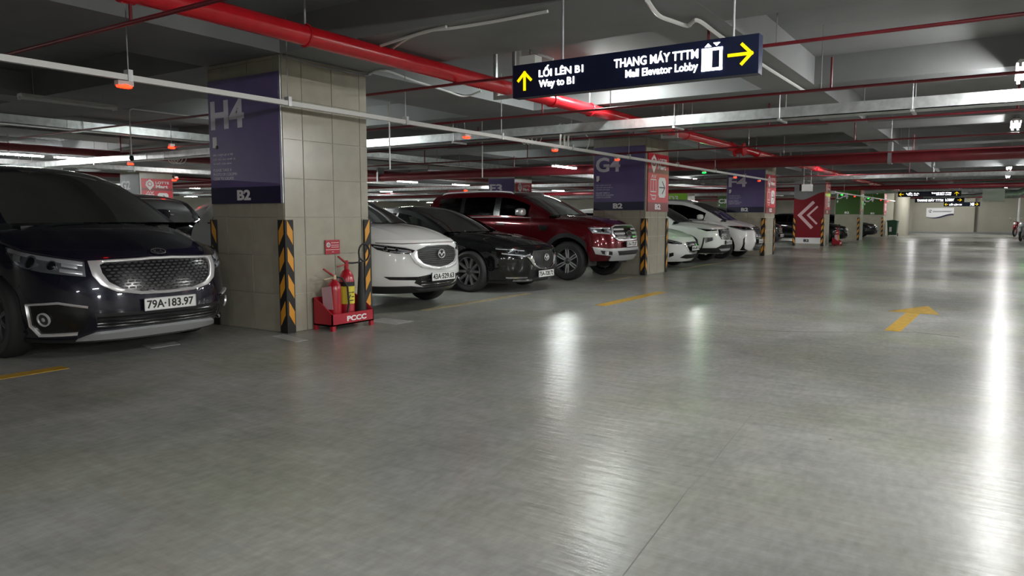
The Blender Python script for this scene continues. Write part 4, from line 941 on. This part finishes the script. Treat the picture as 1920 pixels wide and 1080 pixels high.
g = G().lathe([(.15, 0), (.15, .03), (.09, .03), (.09, .2), (.15, .2), (.15, .23), (0, .23)], 20, Matrix.Translation((-5.2, 17.2, 2.78)) @ Matrix.Rotation(math.pi/2, 4, 'Y')); g.build('flange_valve', M_red, mp)
pipe_x('fire_cross_pipe', 19.1, 2.6, .13, -50, 13, M_maroon, 'very thick dark red fire main crossing the lane', (), (-2, 4, -12, -20)); 
for x in (-2.2, 4, -9, -18): G().box(x-.04, x+.04, 18.95, 19.25, 2.46, ZB).build('bracket', M_steel, bpy.data.objects['fire_cross_pipe'], False)
pipe_x('fire_cross_pipe', 38.0, 2.6, .1, -50, 13, M_maroon, 'thick dark red fire main far down the garage', (), (-2, 3))
pipe_x('fire_cross_pipe', 59.0, 2.6, .08, -30, 9, M_maroon, 'red fire main just before the end wall', (), (-2, 3))
pipe_y('fire_main_pipe', -19.0, 2.845, .09, -6, 60, M_maroon, 'thick red fire pipe between the second and third column rows', (), (8, 16, 24, 32))
pipe_y('fire_main_pipe', -28.5, 2.845, .09, -6, 60, M_maroon, 'thick red fire pipe beyond the third column row', (), (8, 16, 24, 32))
for k, (y, lab) in enumerate(((3.02, 'first thin sprinkler pipe, upper left above the minivan'), (6.73, 'thin sprinkler pipe passing behind the hanging exit sign'), (8.65, 'thin dark red sprinkler pipe just below the hanging sign'), (11.6, 'thin sprinkler pipe below the long steel cable tray'), (14.8, 'thin sprinkler pipe in front of the thick cross main'), (17.6, 'last thin sprinkler pipe before the thick cross main'))):
    st_ = [(-5.2, 2.76)]+[(x, ZB) for x in np.arange(-3.0+(k % 3)*.7, 6, 3.1)]+([(x, ZB) for x in np.arange(-15.5+(k % 2)*.9, -7, 3.1)] if k > 1 else [])
    pipe_x('sprinkler_pipe', y, 2.73 if k == 1 else 2.615, .016, (-9.2, -15.5, -15.5, -15.5, -15.5, -15.5)[k], 8, M_maroon, lab, st_, (-4.2, -1.7, .9)+((-8.9, -12) if k > 1 else ()), 'thin red sprinkler pipes')
for k, y in enumerate((26.5, 33.0)): pipe_x('sprinkler_pipe', y, 2.62, .016, -40, 8, M_maroon, 'thin sprinkler pipe %s' % ('just beyond the thick cross main', 'above the chevron column')[k], [(-5.2, 2.76), (-2.5, ZB), (1, ZB)], (-1, -9, -18), 'thin red sprinkler pipes')
def tray_x(y, z, xa, xb_, label, hang): 
    z -= .05; g = G(); g.box(xa, xb_, y-.15, y+.15, z, z+.012); g.box(xa, xb_, y-.15, y-.14, z, z+.145); g.box(xa, xb_, y+.14, y+.15, z, z+.145); g.box(xa, xb_, y-.152, y+.152, z+.145, z+.151)
    o = g.build('cable_tray', M_galv, None, False); tag(o, label, 'cable tray', 'galvanised cable trays')
    for x in hang:
        for s in (-.17, .17): G().tube([(x, y+s, z-.03), (x, y+s, ZS-.002)], .006, 5).build('hanger_rod', M_steel, o)
        box('hanger_bar', x-.02, x+.02, y-.2, y+.2, z-.03, z-.002, M_galv, o)
    for x in np.arange(xa+1.2, xb_, 2.4): box('joint_plate', x-.06, x+.06, y-.158, y-.152, z+.01, z+.13, M_galv, o)
    return o
def tray_y(x, z, ya, yb_, label, hang):
    g = G(); g.box(x-.15, x+.15, ya, yb_, z, z+.012); g.box(x-.15, x-.14, ya, yb_, z, z+.145); g.box(x+.14, x+.15, ya, yb_, z, z+.145); g.box(x-.152, x+.152, ya, yb_, z+.145, z+.151)
    o = g.build('cable_tray', M_galv, None, False); tag(o, label, 'cable tray', 'galvanised cable trays')
    for y in hang:
        for s in (-.17, .17): G().tube([(x+s, y, z-.03), (x+s, y, ZS-.002)], .006, 5).build('hanger_rod', M_steel, o)
        box('hanger_bar', x-.2, x+.2, y-.02, y+.02, z-.03, z-.002, M_galv, o)
    for y in np.arange(ya+1, yb_, 2.4): box('joint_plate', x+.152, x+.158, y-.06, y+.06, z+.01, z+.13, M_galv, o)
    return o
tray_x(10.75, 2.635, -13.2, 9, 'long steel cable tray crossing the lane behind the hanging sign', (-11, -8.2, -4.1, -2.6, -1.0, .9, 3))
tray_x(10.1, 2.635, -30, -14.3, 'steel cable tray at the left beyond the minivan roof', (-16, -19, -23))
tray_y(-13.9, 2.79, 1, 58, 'steel cable tray running away above the second row of cars', (4, 7, 10, 14, 18, 24, 30))
tray_x(29.0, 2.635, -45, 9, 'steel cable tray far down the lane beyond the cross main', (-10, -6, -2, 2, -20))
tray_x(47.0, 2.635, -45, 9, 'steel cable tray near the far signs', (-10, -6, -2, 2, -20))
tray_y(-24.5, 2.79, 1, 58, 'steel cable tray running away above the third row', (8, 14, 20, 28))
tray_y(-38, 2.79, 1, 58, 'steel cable tray near the far left wall', (8, 20, 28))
# trunking with the bay indicators
tk = box('trunking', -6.124, -6.076, 1.0, 23.6, 2.373, 2.42, M_white); tag(tk, 'long white trunking carrying the bay lights along the car row', 'trunking')
for y in (3.5, 5.15, 6.93, 9.0, 11.1, 13.4, 16, 18.6, 21.2): G().tube([(-6.1, y, 2.42), (-6.1, y, ZS-.002)], .005, 5).build('hanger_rod', M_steel, tk); box('hanger_clip', -6.135, -6.065, y-.02, y+.02, 2.365, 2.46, M_galv, tk)
tk2 = box('trunking', -6.13, -6.07, 34.6, 56.5, 2.3, 2.35, M_white); tag(tk2, 'far white trunking in front of the green D4 column', 'trunking')
for y in (37, 41, 46, 51): G().tube([(-6.1, y, 2.35), (-6.1, y, ZS-.002)], .008, 5).build('hanger_rod', M_steel, tk2)
IND = [(-6.1, 3.46, 'r', 'red bay light hung from the trunking over the minivan'), (-6.1, 8.16, 'r', 'orange red bay light over the white crossover'), (-6.1, 10.54, 'r', 'red bay light over the black sedan, beside the hanging cables'), (-6.1, 12.88, 'r', 'red bay light over the red SUV, in front of the G4 panel'),
       (-6.1, 17.78, 'g', 'green bay light over the white hatchback'), (-6.1, 22.7, 'r', 'red bay light close to the F4 column'), (-6.1, 20.3, 'r', 'red bay light over the compact crossover')]
IND += [(-6.1, 36.5, 'g', 'green bay light first on the far trunking'), (-6.1, 40, 'r', 'red bay light second on the far trunking'), (-6.1, 44.5, 'g', 'green bay light in front of the D4 column'), (-6.1, 49.5, 'r', 'red bay light last but one on the far trunking'), (-6.1, 53, 'r', 'red bay light last on the far trunking')]
for x, y, c_, lab in IND:
    z = 2.365 if y < 30 else 2.298; o = empty('bay_light', (x, y, z-.068)); tag(o, lab, 'indicator light', 'bay lights on the trunking')
    G().box(-.03, .03, -.065, .065, .03, .067).build('housing', M_indp, o, False); G().sup((0, 0, .028), (.032, .062, .017), (.5, .5), (12, 8)).build('led_lens', M_indr if c_ == 'r' else M_indg, o)
for x, y, z, c_, lab in ((-13.6, 8.6, 2.57, 'r', 'red bay light under the far tray, left of the grey G2 panel'), (-16.3, 9.3, 2.4, 'r', 'red bay light seen just over the minivan roof'), (-20.5, 13.0, 2.3, 'r', 'red bay light beside the grey G2 column'), (-24.0, 15.3, 2.55, 'r', 'red bay light above the bright shop sign'), (-15.0, 20, 2.1, 'r', 'round red light behind the black sedan roof'), (1.0, 40.5, 2.0, 'g', 'green exit lamp glowing at the far right')):
    o = empty('bay_light', (x, y, z)); tag(o, lab, 'indicator light'); G().box(-.03, .03, -.05, .05, .035, .1).build('housing', M_indp, o, False); G().sup((0, 0, .028), (.034, .065, .02), (.5, .5), (12, 8)).build('led_lens', M_indr if c_ == 'r' else M_indg, o); G().tube([(0, 0, .1), (0, 0, ZS-z-.002)], .006, 5).build('hanger_rod', M_steel, o)
# hanging cables and conduits
def cable(name, pts, r, label, m=None, cat='cable', smooth=True, group=None):
    P = [Vector(p) for p in pts]
    if smooth and len(P) > 2:
        Q = []
        for i in range(len(P)-1):
            p0, p1, p2, p3 = P[max(i-1, 0)], P[i], P[i+1], P[min(i+2, len(P)-1)]
            for t in np.linspace(0, 1, 7)[:-1]: t = float(t); Q.append(.5*((2*p1)+(p2-p0)*t+(2*p0-5*p1+4*p2-p3)*t*t+(3*p1-p0-3*p2+p3)*t**3))
        P = Q+[P[-1]]
    o = G().tube(P, r, 6).build(name, m or M_cable); return tag(o, label, cat, group)
for k in range(3):
    d = k*.13; cable('drop_cable', [(-6.3, 11.0+d, 2.76), (-6.25, 10.98+d, 2.8), (-6.1, 10.75+d, 2.7), (-6.03, 10.6+d, 2.55), (-6.08, 10.68+d, 2.425)], .016, 'white drop cable looping from tray to trunking over the sedan, %s of three' % ('leftmost', 'middle', 'rightmost')[k], group='drop cables over the sedan')
cable('drop_cable', [(-6.1, 11.7, 2.78), (-6.1, 11.6, 2.68), (-6.1, 11.75, 2.6), (-6.1, 11.65, 2.425)], .009, 'single thin white cable right of the looped drop cables')
def coil(x, y, z, r, label, n=3):
    o = empty('cable_coil', (x, y, z)); tag(o, label, 'cable')
    for k in range(n): G().tube([((k-1)*.05+.02*math.sin(q*2), r*math.cos(q)*(1+.12*k)+.05*k, r*math.sin(q)*.9) for q in np.linspace(0, 2*math.pi, 25)[:-1]], .009, 6, closed=True).build('loop', M_cable, o)
coil(-6.9, 10.95, 2.62, .13, 'coil of grey cable hanging from the tray left of the hanging sign', 4); coil(-16.2, 10.3, 2.62, .14, 'coil of white cable under the tray left of the H4 column', 3)
cable('conduit', [(-2.35, 5.45, 2.9), (-2.44, 5.9, 2.9), (-2.41, 6.15, 2.9), (-2.36, 6.36, 2.9), (-2.3, 6.29, 2.9), (-2.23, 6.28, 2.905), (-2.25, 6.94, 2.905), (-2.27, 8.35, 2.905), (-2.26, 10.49, 2.905)], .018, 'white flexible conduit along the beam above the hanging sign', M_white)
cable('conduit', [(-5.14, 5.49, 2.91), (-4.58, 4.89+.5, 2.93), (-4.39, 5.36, 2.93), (-4.18, 5.4, 2.93), (-3.79, 5.42, 2.93), (-3.2, 5.4, 2.93)], .014, 'thin white conduit across the beam soffit above the thick red pipe', M_white)
cable('conduit', [(-4.2, 5.33, 2.93), (-4.43, 5.37, 2.93), (-4.75, 5.46, 2.93), (-5.26, 5.75, 2.93)], .014, 'short white conduit along the beam above the thick red pipe', M_white)
cable('conduit', [(-6.33, 6.56, 2.93), (-6.03, 6.49, 2.93), (-6.2, 7.2, 2.94), (-6.3, 8.0, 2.93), (-6.32, 8.4, 2.92), (-6.1, 8.5, 2.98)], .014, 'white conduit along the beam edge right of the H4 column', M_white)
pc = cable('camera_pole', [(-11.35, 8.4, 2.92), (-11.35, 6.55, 2.92), (-11.35, 6.51, 2.9), (-11.35, 6.5, 2.86), (-11.35, 6.5, 2.19)], .011, 'thin conduit dropping to a small dome camera left of H4', M_white, 'camera', smooth=False)
G().sup((-11.35, 6.5, 2.16), (.035, .035, .045), (1, 1), (10, 8)).build('camera_dome', M_black, pc)
for x, y, z, lab in ((-7.9, 8.6, 1.98, 'thin white rod hanging over the white crossover'), (-8.3, 11.6, 2.0, 'thin rod hanging over the black sedan')): cable('drop_rod', [(x, y, ZS-.002), (x, y, z)], .012, lab, M_white, 'rod', smooth=False)

# ---------- lamps ----------
def batten(x, y, z, label, on=True, rz=0., group='tube lamps under the slab', hang=True, tm=None):
    o = empty('tube_lamp', (x, y, z), rz); tag(o, label, 'lamp', group)
    G().prism([(-.05, .03), (.05, .03), (.075, .0), (.075, -.004), (-.075, -.004), (-.075, 0)], Matrix.Translation((0, .62, 0)) @ Matrix.Rotation(math.pi/2, 4, 'X'), 1.24).build('housing', M_white, o, False)
    for s in (-.04, .04):
        G().tube([(s, -.59, -.024), (s, .59, -.024)], .014, 6, caps=False).build('tube', (tm or M_tube) if on else M_tubeoff, o)
        G().box(s-.016, s+.016, -.62, -.59, -.045, -.004).box(s-.016, s+.016, .59, .62, -.045, -.004).build('end_cap', M_white, o, False)
    if hang:
        for yy in (-.45, .45): G().tube([(0, yy, .03), (0, yy, ZS-z-.002)], .006, 5).build('hanger_rod', M_steel, o)
    return o
ORD = 'first second third fourth fifth sixth seventh eighth ninth tenth eleventh twelfth thirteenth'.split()
LANE = [-6.0, -.8, 4.5, 10.1, 15.7, 21.6, 29.4, 35.2, 47.6, 58.5]  # the two behind the viewpoint are unseen, added as fill light
for k, y in enumerate(LANE): batten(.12, y, 2.85, 'lit twin tube lamp over the driving lane, %s of its line' % ORD[k], group='lane lamps', tm=M_tubel)
batten(-4.66, 9.55, 3.22, 'lit twin tube lamp hidden behind the hanging sign', tm=M_tubed); batten(-10.0, 17.8, 2.62, 'low hung lit tube lamp left of the G4 panel, above the red SUV', tm=M_tubed); batten(-11.05, 9.3, 2.86, 'lit tube lamp hidden behind the H4 column', tm=M_tubed); batten(-4.35, 25.6, 3.05, 'lit twin tube lamp over the lane front of the people carrier')
batten(-3.4, 63.6, 2.8, 'lit lamp close to the end wall above the white banner', tm=M_tubel); batten(3.5, 61, 3.0, 'lit lamp right of the lane near the end wall'); batten(-4.9, 55.4, 2.85, 'lit lamp beside the round column')
ol = batten(-10.6, 5.25, 2.8, 'unlit twin tube lamp above the minivan roof', False, group=None)
for k, y in enumerate((31.5, 41, 50.5, 59.5)): batten(-11.3+.25, y, 2.88, 'lit tube lamp above the backs of the parked row, %s beyond the H4 column' % ORD[k], group='lamps behind the parked row')
for k, y in enumerate((-3, 3.2, 9.0, 10.5, 17.3, 23.8, 27.5, 36.5, 43, 50.2, 56)): batten(-20.9, y, 2.84 if 8 < y < 12 else 2.74, 'lit tube lamp over the second lane, %s from the near end' % ORD[k], group='second lane lamps')  # the nearest two are out of view, added to lift the left side
for k, y in enumerate((-5, 2, 10, 18, 27, 36)): batten(8.9, y, 3.0, 'added fill tube lamp, unseen right of the lane, %s from the near end' % ORD[k], group='added fill lamps', tm=M_tuber)  # unseen lamps, added to brighten the lane from the right
for n_, x in enumerate((-30.3, -35, -40, -44.4, -49.5)):
    for k, y in enumerate((8, 14.2, 23, 32.5, 42.5, 51.5, 60)): batten(x, y, 2.76, 'lit tube lamp in the %s far line left, %s from the near end' % (ORD[n_], ORD[k]), tm=M_tubef, group='far left lamps', hang=True)
# ---------- hanging signs ----------
def hang_sign(x0, x1, y, z0, z1, label, near):
    o = empty('hanging_sign', ((x0+x1)/2, y, z0)); tag(o, label, 'sign'); w_ = x1-x0; hh = z1-z0
    bx = G().box(-w_/2, w_/2, -.045, .045, 0, hh).build('sign_box', M_sbox, o, False); M = frame((-w_/2, -.045, 0), (1, 0, 0), (0, 0, 1)); k = hh/.25
    for x in (-w_/2+.42, w_/2-.18): G().tube([(x, 0, hh), (x, 0, ZS-z0-.002)], .009, 8).build('hanger_rod', M_steel, o)
    T = lambda s, a, b, c_, d: text('sign_lettering', s, M_glow, bx, M, (a, b, c_*k, d*k), .006, .012)
    A = lambda nm, L, m: strokes(nm, [[(a, b*k) for a, b in l] for l in L], .02*k, m, bx, M, .006)
    if near:
        A('up_arrow', [[(.11, .06), (.11, .185)], [(.055, .13), (.11, .185), (.165, .13)]], M_glowy); T('LỐI LÊN B1', .24, .62, .138, .222); T('Way to B1', .24, .545, .045, .115)
        T('THANG MÁY TTTM', .87, 1.49, .138, .215); T('Mall Elevator Lobby', .96, 1.49, .045, .115)
        strokes('lift_icon', [[(1.525, .055), (1.645, .055), (1.645, .185), (1.525, .185), (1.525, .055)]], .018, M_glow, bx, M, .006); G().prism([(1.53, .06), (1.585, .06), (1.585, .18), (1.53, .18)], M, .0055).build('lift_door', M_glow, bx, False)
        for p in ([(1.535, .203), (1.58, .203), (1.5575, .225)], [(1.592, .225), (1.637, .225), (1.6145, .203)]): G().prism(p, M, .006).build('lift_triangle', M_glow, bx, False)
        A('right_arrow', [[(1.7, .13), (1.845, .13)], [(1.785, .19), (1.845, .13), (1.785, .07)]], M_glowy)
    return o, bx, M, T, A
hang_sign(-3.25, -1.36, 5.0, 2.175, 2.425, 'large lit navy hanging sign with up and right arrows over the lane', True)
o, bx, M, T, A = hang_sign(-4.2, -1.6, 40, 2.2, 2.45, 'far hanging sign with a yellow left arrow and a yellow up arrow', False)
A('left_arrow', [[(.24, .12), (.07, .12)], [(.14, .19), (.07, .12), (.14, .05)]], M_glowy); T('LỐI RA', .36, .9, .13, .21); T('Way out', .4, .85, .05, .11); T('THANG MÁY TTTM', 1.4, 2.2, .13, .21); T('Elevator Lobby', 1.6, 2.2, .05, .11); A('up_arrow', [[(2.42, .05), (2.42, .2)], [(2.34, .13), (2.42, .2), (2.5, .13)]], M_glowy)
o, bx, M, T, A = hang_sign(-3.9, -1.65, 45, 2.02, 2.25, 'far hanging sign half hidden below the first one, with a yellow right arrow', False)
T('THANG MÁY TTTM', .1, 1.3, .05, .21); T('LOBBY', 1.4, 1.8, .06, .2); A('right_arrow', [[(1.95, .12), (2.13, .12)], [(2.05, .19), (2.13, .12), (2.05, .05)]], M_glowy)
o, bx, M, T, A = hang_sign(-3.5, -1.3, 61.5, 2.0, 2.3, 'small hanging sign before the end wall with arrows at both ends', False)
A('left_arrow', [[(.25, .12), (.08, .12)], [(.15, .19), (.08, .12), (.15, .05)]], M_glowy); T('LỐI LÊN B1', .35, 1.1, .06, .19); T('XE', 1.6, 1.85, .05, .2); A('right_arrow', [[(1.9, .12), (2.08, .12)], [(2.0, .19), (2.08, .12), (2.0, .05)]], M_glowy)
# small box fixture behind the near sign
o = empty('camera_bracket', (-4.35, 6.75, 2.8)); tag(o, 'small pale camera box on a bracket at the left end of the near sign', 'camera'); G().box(.05, .24, -.07, .07, .02, .12).build('camera_box', M_white, o, False); G().box(-.02, .02, -.02, .02, 0, ZS-2.802).build('drop_post', M_white, o, False); G().tube([(0, 0, .25), (.42, 0, .06)], .013, 6).build('brace', M_white, o)

# ---------- fire stands ----------
def fire_stand(dx, dy, where):
    o = empty('extinguisher_stand', (-6.2+dx, 5.95+dy, 0)); tag(o, 'red steel stand lettered PCCC '+where, 'stand')
    g = G(); g.box(-.15, .15, -.32, .32, .055, .07)                         # tray floor
    g.box(.135, .15, -.32, .32, .055, .185); g.box(-.15, -.138, -.32, .32, .055, .36)
    b = g.build('tray', M_box, o, False)
    for s in (-.32, .308): G().prism([(-.15, .055), (.15, .055), (.15, .185), (-.02, .3), (-.15, .36)], frame((0, s+.012, 0), (1, 0, 0), (0, 0, 1)), .012).build('side_panel', M_box, o, False)
    for x in (-.15, .115):
        for y in (-.32, .27): G().box(x, x+.035, y, y+.05, 0, .055).build('leg', M_box, o, False)
    text('stand_lettering', 'PCCC', M_lett, b, frame((.15, 0, 0), (0, 1, 0), (0, 0, 1)), (-.1, .2, .09, .15), .002, .04)
    # powder extinguisher
    e = empty('fire_extinguisher', (-6.19+dx, 5.80+dy, .07)); tag(e, 'red fire extinguisher with pinkish tag, in stand '+where, 'extinguisher')
    G().lathe([(0, 0), (.07, 0), (.078, .01), (.078, .38), (.07, .43), (.045, .465), (.025, .475), (.025, .5), (0, .5)], 24).build('cylinder', M_ext, e)
    v = G().lathe([(.028, 0), (.028, .05), (.02, .055), (0, .055)], 12, Matrix.Translation((0, 0, .49))).build('valve', M_brass, e); G().prism([(-.02, 0), (.02, 0), (.014, .16), (-.014, .16)], frame((0, -.01, .535), (1, 0, 0), (0, -.85, .5)), .012).build('handle', M_ext, v, False); G().prism([(-.016, 0), (.016, 0), (.012, .15), (-.012, .15)], frame((0, -.01, .515), (1, 0, 0), (0, -1, -.1)), .01).build('lever', M_brass, v, False)
    G().tube([Vector(p) for p in ((0, .03, .51), (.03, .09, .5), (.085, .12, .4), (.1, .12, .2), (.09, .1, .1))], .011, 8).build('hose', M_rub, e)
    G().prism([(-.07, 0), (.05, 0), (.04, .26), (-.08, .24)], frame((.02, -.1, .16), (.8, .25, 0), (-.05, 0, 1)), .003).build('paper_tag', M_tag, e, False)
    # carbon dioxide extinguisher
    e = empty('fire_extinguisher', (-6.2+dx, 6.0+dy, .07)); tag(e, 'yellow labelled fire extinguisher with black horn, in stand '+where, 'extinguisher')
    G().lathe([(0, 0), (.075, 0), (.085, .012), (.085, .46), (.075, .52), (.05, .565), (.025, .59), (.025, .64), (0, .64)], 24).build('cylinder', M_ext, e)
    lb = G().lathe([(.0865, .2), (.0865, .4)], 24).build('label', M_ylab, e); G().lathe([(.087, .4), (.087, .45)], 24).build('label_band', M_ink, e)
    strokes('label_print', [[(-.04, .33), (-.02, .33)], [(-.04, .27), (-.02, .3)], [(0, .33), (.03, .33)], [(0, .28), (.03, .28)], [(-.03, .24), (.02, .24)]], .01, M_ink, lb, frame((.087, -.01, 0), (0, 1, 0), (0, 0, 1)), .002)
    v = G().lathe([(.022, 0), (.022, .07), (0, .07)], 12, Matrix.Translation((0, 0, .62))).build('valve', M_ext, e); G().prism([(-.02, 0), (.02, 0), (.014, .13), (-.014, .13)], frame((0, -.01, .67), (1, 0, 0), (0, -.8, .55)), .012).build('handle', M_ext, v, False); G().prism([(-.016, 0), (.016, 0), (.012, .13), (-.012, .13)], frame((0, -.01, .65), (1, 0, 0), (0, -1, -.15)), .01).build('lever', M_ext, v, False)
    hp = [(0, .02, .66), (0, .1, .655), (.02, .18, .66)]+[(.02, .265+.085*math.cos(q), .77+.1*math.sin(q)) for q in np.linspace(-2.6, 3.1, 20)]+[(.02, .19, .68)]
    G().tube([Vector(p) for p in hp], .011, 8).build('hose', M_rub, e); G().lathe([(.025, .66), (.03, .5), (.045, .3), (.07, .05), (.075, .0), (.06, .0)], 20, Matrix.Translation((.02, .205, .005))).build('horn', M_rub, e)
    return o
fire_stand(0, 0, 'at the foot of the H4 column'); fire_stand(.25, 28.9, 'at the foot of the chevron column')

# ---------- cars ----------
build_minivan(); build_crossover(); build_sedan(); build_suv(); build_hatchback(); build_small_crossover(); build_people_carrier()
k = dict(rim=M_dalu, spoke=M_alu, glassm=M_dglass)
small = lambda s, **q: dict(SPEC[s], nF=16, nm=40, nh=12, nv=18, nc=24, **q)
B = car('suv', small('crossover'), (-7.3, 30.6, 0), M_pgrey, 'dark grey SUV parked between the F4 and chevron columns', interior=False, arch_m=M_matb, **k); plain_front(B, .82)
B = car('sedan', small('sedan'), (-6.35, 40.0, 0), M_pblack, 'black sedan nose seen between the chevron column and the D4 column', interior=False, **k); plain_front(B, .68)
B = car('sedan', small('sedan'), (-6.3, 50.2, 0), M_pgrey, 'dark car nose just beyond the D4 column', interior=False, **k); plain_front(B, .68)
# the row behind, facing the second lane
R180 = math.pi
B = car('suv', small('crossover'), (-15.9, 7.1, 0), M_pblack, 'black SUV parked behind the minivan, its tail gate near the H4 column', interior=False, rz=R180, **k); plain_front(B, .8)
B = car('sedan', small('crossover'), (-16.2, 10.3, 0), M_psilv, 'pale silver car behind the H4 column, left of the white crossover', interior=False, rz=R180, **k); plain_front(B, .8)
B = car('hatchback', small('hatchback'), (-16.2, 20.3, 0), M_psilv, 'silver hatchback parked behind the G4 column', interior=False, rz=R180, **k); plain_front(B, .62)
B = car('sedan', small('sedan'), (-16.2, 27.9, 0), M_psilv, 'silver sedan roof beyond the red SUV bonnet', interior=False, rz=R180, **k); plain_front(B, .68)

# ---------- far end ----------
bn = empty('banner', (-3.98, 65.98, 1.1)); tag(bn, 'white banner with a dark wave edge on the end wall', 'banner')
M = frame((-.92, 0, 0), (1, 0, 0), (0, 0, 1)); wv = [(1.84*t, .17+.15*t-.1*math.sin(t*5.2)) for t in np.linspace(0, 1, 16)]
p = G().prism(wv+[(1.84, .85), (0, .85)], M, .02).build('sheet', M_lett, bn, False)
G().prism([(x, z-.02-.1*min(1, x)) for x, z in wv]+wv[::-1], M, .018).build('wave_edge', M_navy, p, False)
strokes('banner_emblem', [circle(.27, .6, .1, 12)[1:-1], circle(.3, .58, .05, 8)[1:-1]], .03, M_navy, p, M @ Matrix.Translation((0, 0, .02))); strokes('banner_lettering', [[(.45+k*.1, .6), (.5+k*.1, .6)] for k in range(13)]+[[(.45+k*.1, .55), (.525+k*.1, .55)] for k in range(12)], .03, M_dgrey, p, M @ Matrix.Translation((0, 0, .02)))
o = empty('wheelie_bin', (-5.95, 54.6, 0)); tag(o, 'dark green wheelie bin beside the round column', 'bin'); g = G(); V = []
for z, a, b in ((.08, .24, .26), (.95, .3, .36)): V += [(-a, -b, z), (a, -b, z), (a, b, z), (-a, b, z)]
g.add(V, [(3, 2, 1, 0), (4, 5, 6, 7)]+[(i, (i+1) % 4, 4+(i+1) % 4, 4+i) for i in range(4)]); g.build('bin_body', M_bin, o, False)
l = G().prism([(-.33, .95), (.33, .95), (.33, 1.0), (.1, 1.07), (-.33, 1.03)], frame((0, .39, 0), (1, 0, 0), (0, 0, 1)), .78).build('lid', M_bin, o, False)
for s in (-.3, .26): G().tube([(s, .3, .1), (s+.05, .3, .1)], .1, 16).build('wheel', M_rub, o)
box('label', -.16, -.02, -.37, -.34, .3, .6, M_lett, o)
o = empty('ventilation_unit', (-.38, 43.2, 2.0)); tag(o, 'pale sheet metal ventilation box with round duct at the far right', 'ventilation'); G().box(-.45, .45, -.6, .6, 0, .6).build('casing', M_white, o, False)
G().tube([(.45, 0, .35), (1.0, 0, .35), (1.3, 0, .5), (2.4, 0, .55)], .2, 16).build('round_duct', M_galv, o); G().tube([(-.45, 0, .35), (-.9, 0, .3), (-1.3, 0, .3), (-3, 0, .3)], .09, 12).build('inlet_pipe', M_galv, o)
for x in (-.4, .4): G().tube([(x, -.5, .6), (x, -.5, ZS-2.002)], .01, 6).build('hanger_rod', M_steel, o)
o = empty('ventilation_unit', (-5.75, 27.6, 2.15)); tag(o, 'small white box hung on two rods in front of the chevron column', 'box'); G().box(-.16, .16, -.12, .12, 0, .24).build('casing', M_white, o, False); G().box(-.24, -.17, -.1, .1, .02, .24).build('side_plate', M_black, o, False)
for x in (-.12, .12): G().tube([(x, 0, .24), (x, 0, ZS-2.152)], .012, 6).build('hanger_rod', M_white, o)
def bike(x, y, rz, paint, label):
    o = empty('motorbike', (x, y, 0), rz); tag(o, label, 'motorbike'); RX = Matrix.Rotation(math.pi/2, 4, 'X')
    for xx in (0, -1.25):
        t = G().lathe([(.2, -.04), (.26, -.05), (.29, -.02), (.29, .02), (.26, .05), (.2, .04)], 24, RX).build('wheel', M_tyre, o); t.location = (xx, 0, .29)
        G().lathe([(.2, -.02), (.2, .02), (.18, 0)], 20, RX).build('rim', M_alu, t); g = G()
        for q in range(5): a = q*2*math.pi/5; g.tube([(.03*math.cos(a), 0, .03*math.sin(a)), (.19*math.cos(a), 0, .19*math.sin(a))], .014, 5)
        g.build('spokes', M_alu, t)
    G().tube([(0, .06, .29), (-.12, .06, .75)], .022, 8).tube([(0, -.06, .29), (-.12, -.06, .75)], .022, 8).build('fork', M_alu, o)
    G().sup((-.14, 0, .82), (.14, .15, .14), (.7, .7)).build('front_cowl', paint, o); G().sup((.0, 0, .83), (.05, .1, .08), (.8, .8), (10, 8)).build('headlamp', M_refl, o); G().sup((.02, 0, .55), (.2, .05, .1), (.7, .7), (10, 8)).build('front_fender', paint, o)
    G().sup((-.25, 0, .55), (.1, .2, .28), (.6, .6)).build('leg_shield', paint, o); G().sup((-.95, 0, .62), (.45, .15, .16), (.6, .6)).build('rear_body', paint, o); G().sup((-.85, 0, .78), (.42, .13, .06), (.5, .6)).build('seat', M_rub, o); G().sup((-.65, 0, .38), (.3, .12, .1), (.5, .6)).build('engine', M_dalu, o)
    G().tube([(-.1, -.34, 1.0), (-.14, -.12, .98), (-.16, 0, .94), (-.14, .12, .98), (-.1, .34, 1.0)], .014, 6).build('handlebar', M_matb, o)
    for s in (-1, 1): G().tube([(-.12, s*.24, 1.0), (-.08, s*.3, 1.15)], .006, 5).build('mirror_stem', M_matb, o); G().sup((-.07, s*.31, 1.17), (.015, .05, .035), (.9, .9), (8, 6)).build('mirror', M_refl, o)
    G().tube([(-.6, -.12, .25), (-1.3, -.14, .33)], .045, 8).build('exhaust', M_chrome, o)
bike(.75, 57.5, math.radians(-110), M_ext, 'red motorbike parked in front of the slim far pillar'); bike(.88, 46.8, math.radians(-100), M_psilv, 'silver grey motorbike at the right edge, nearer than the red one')
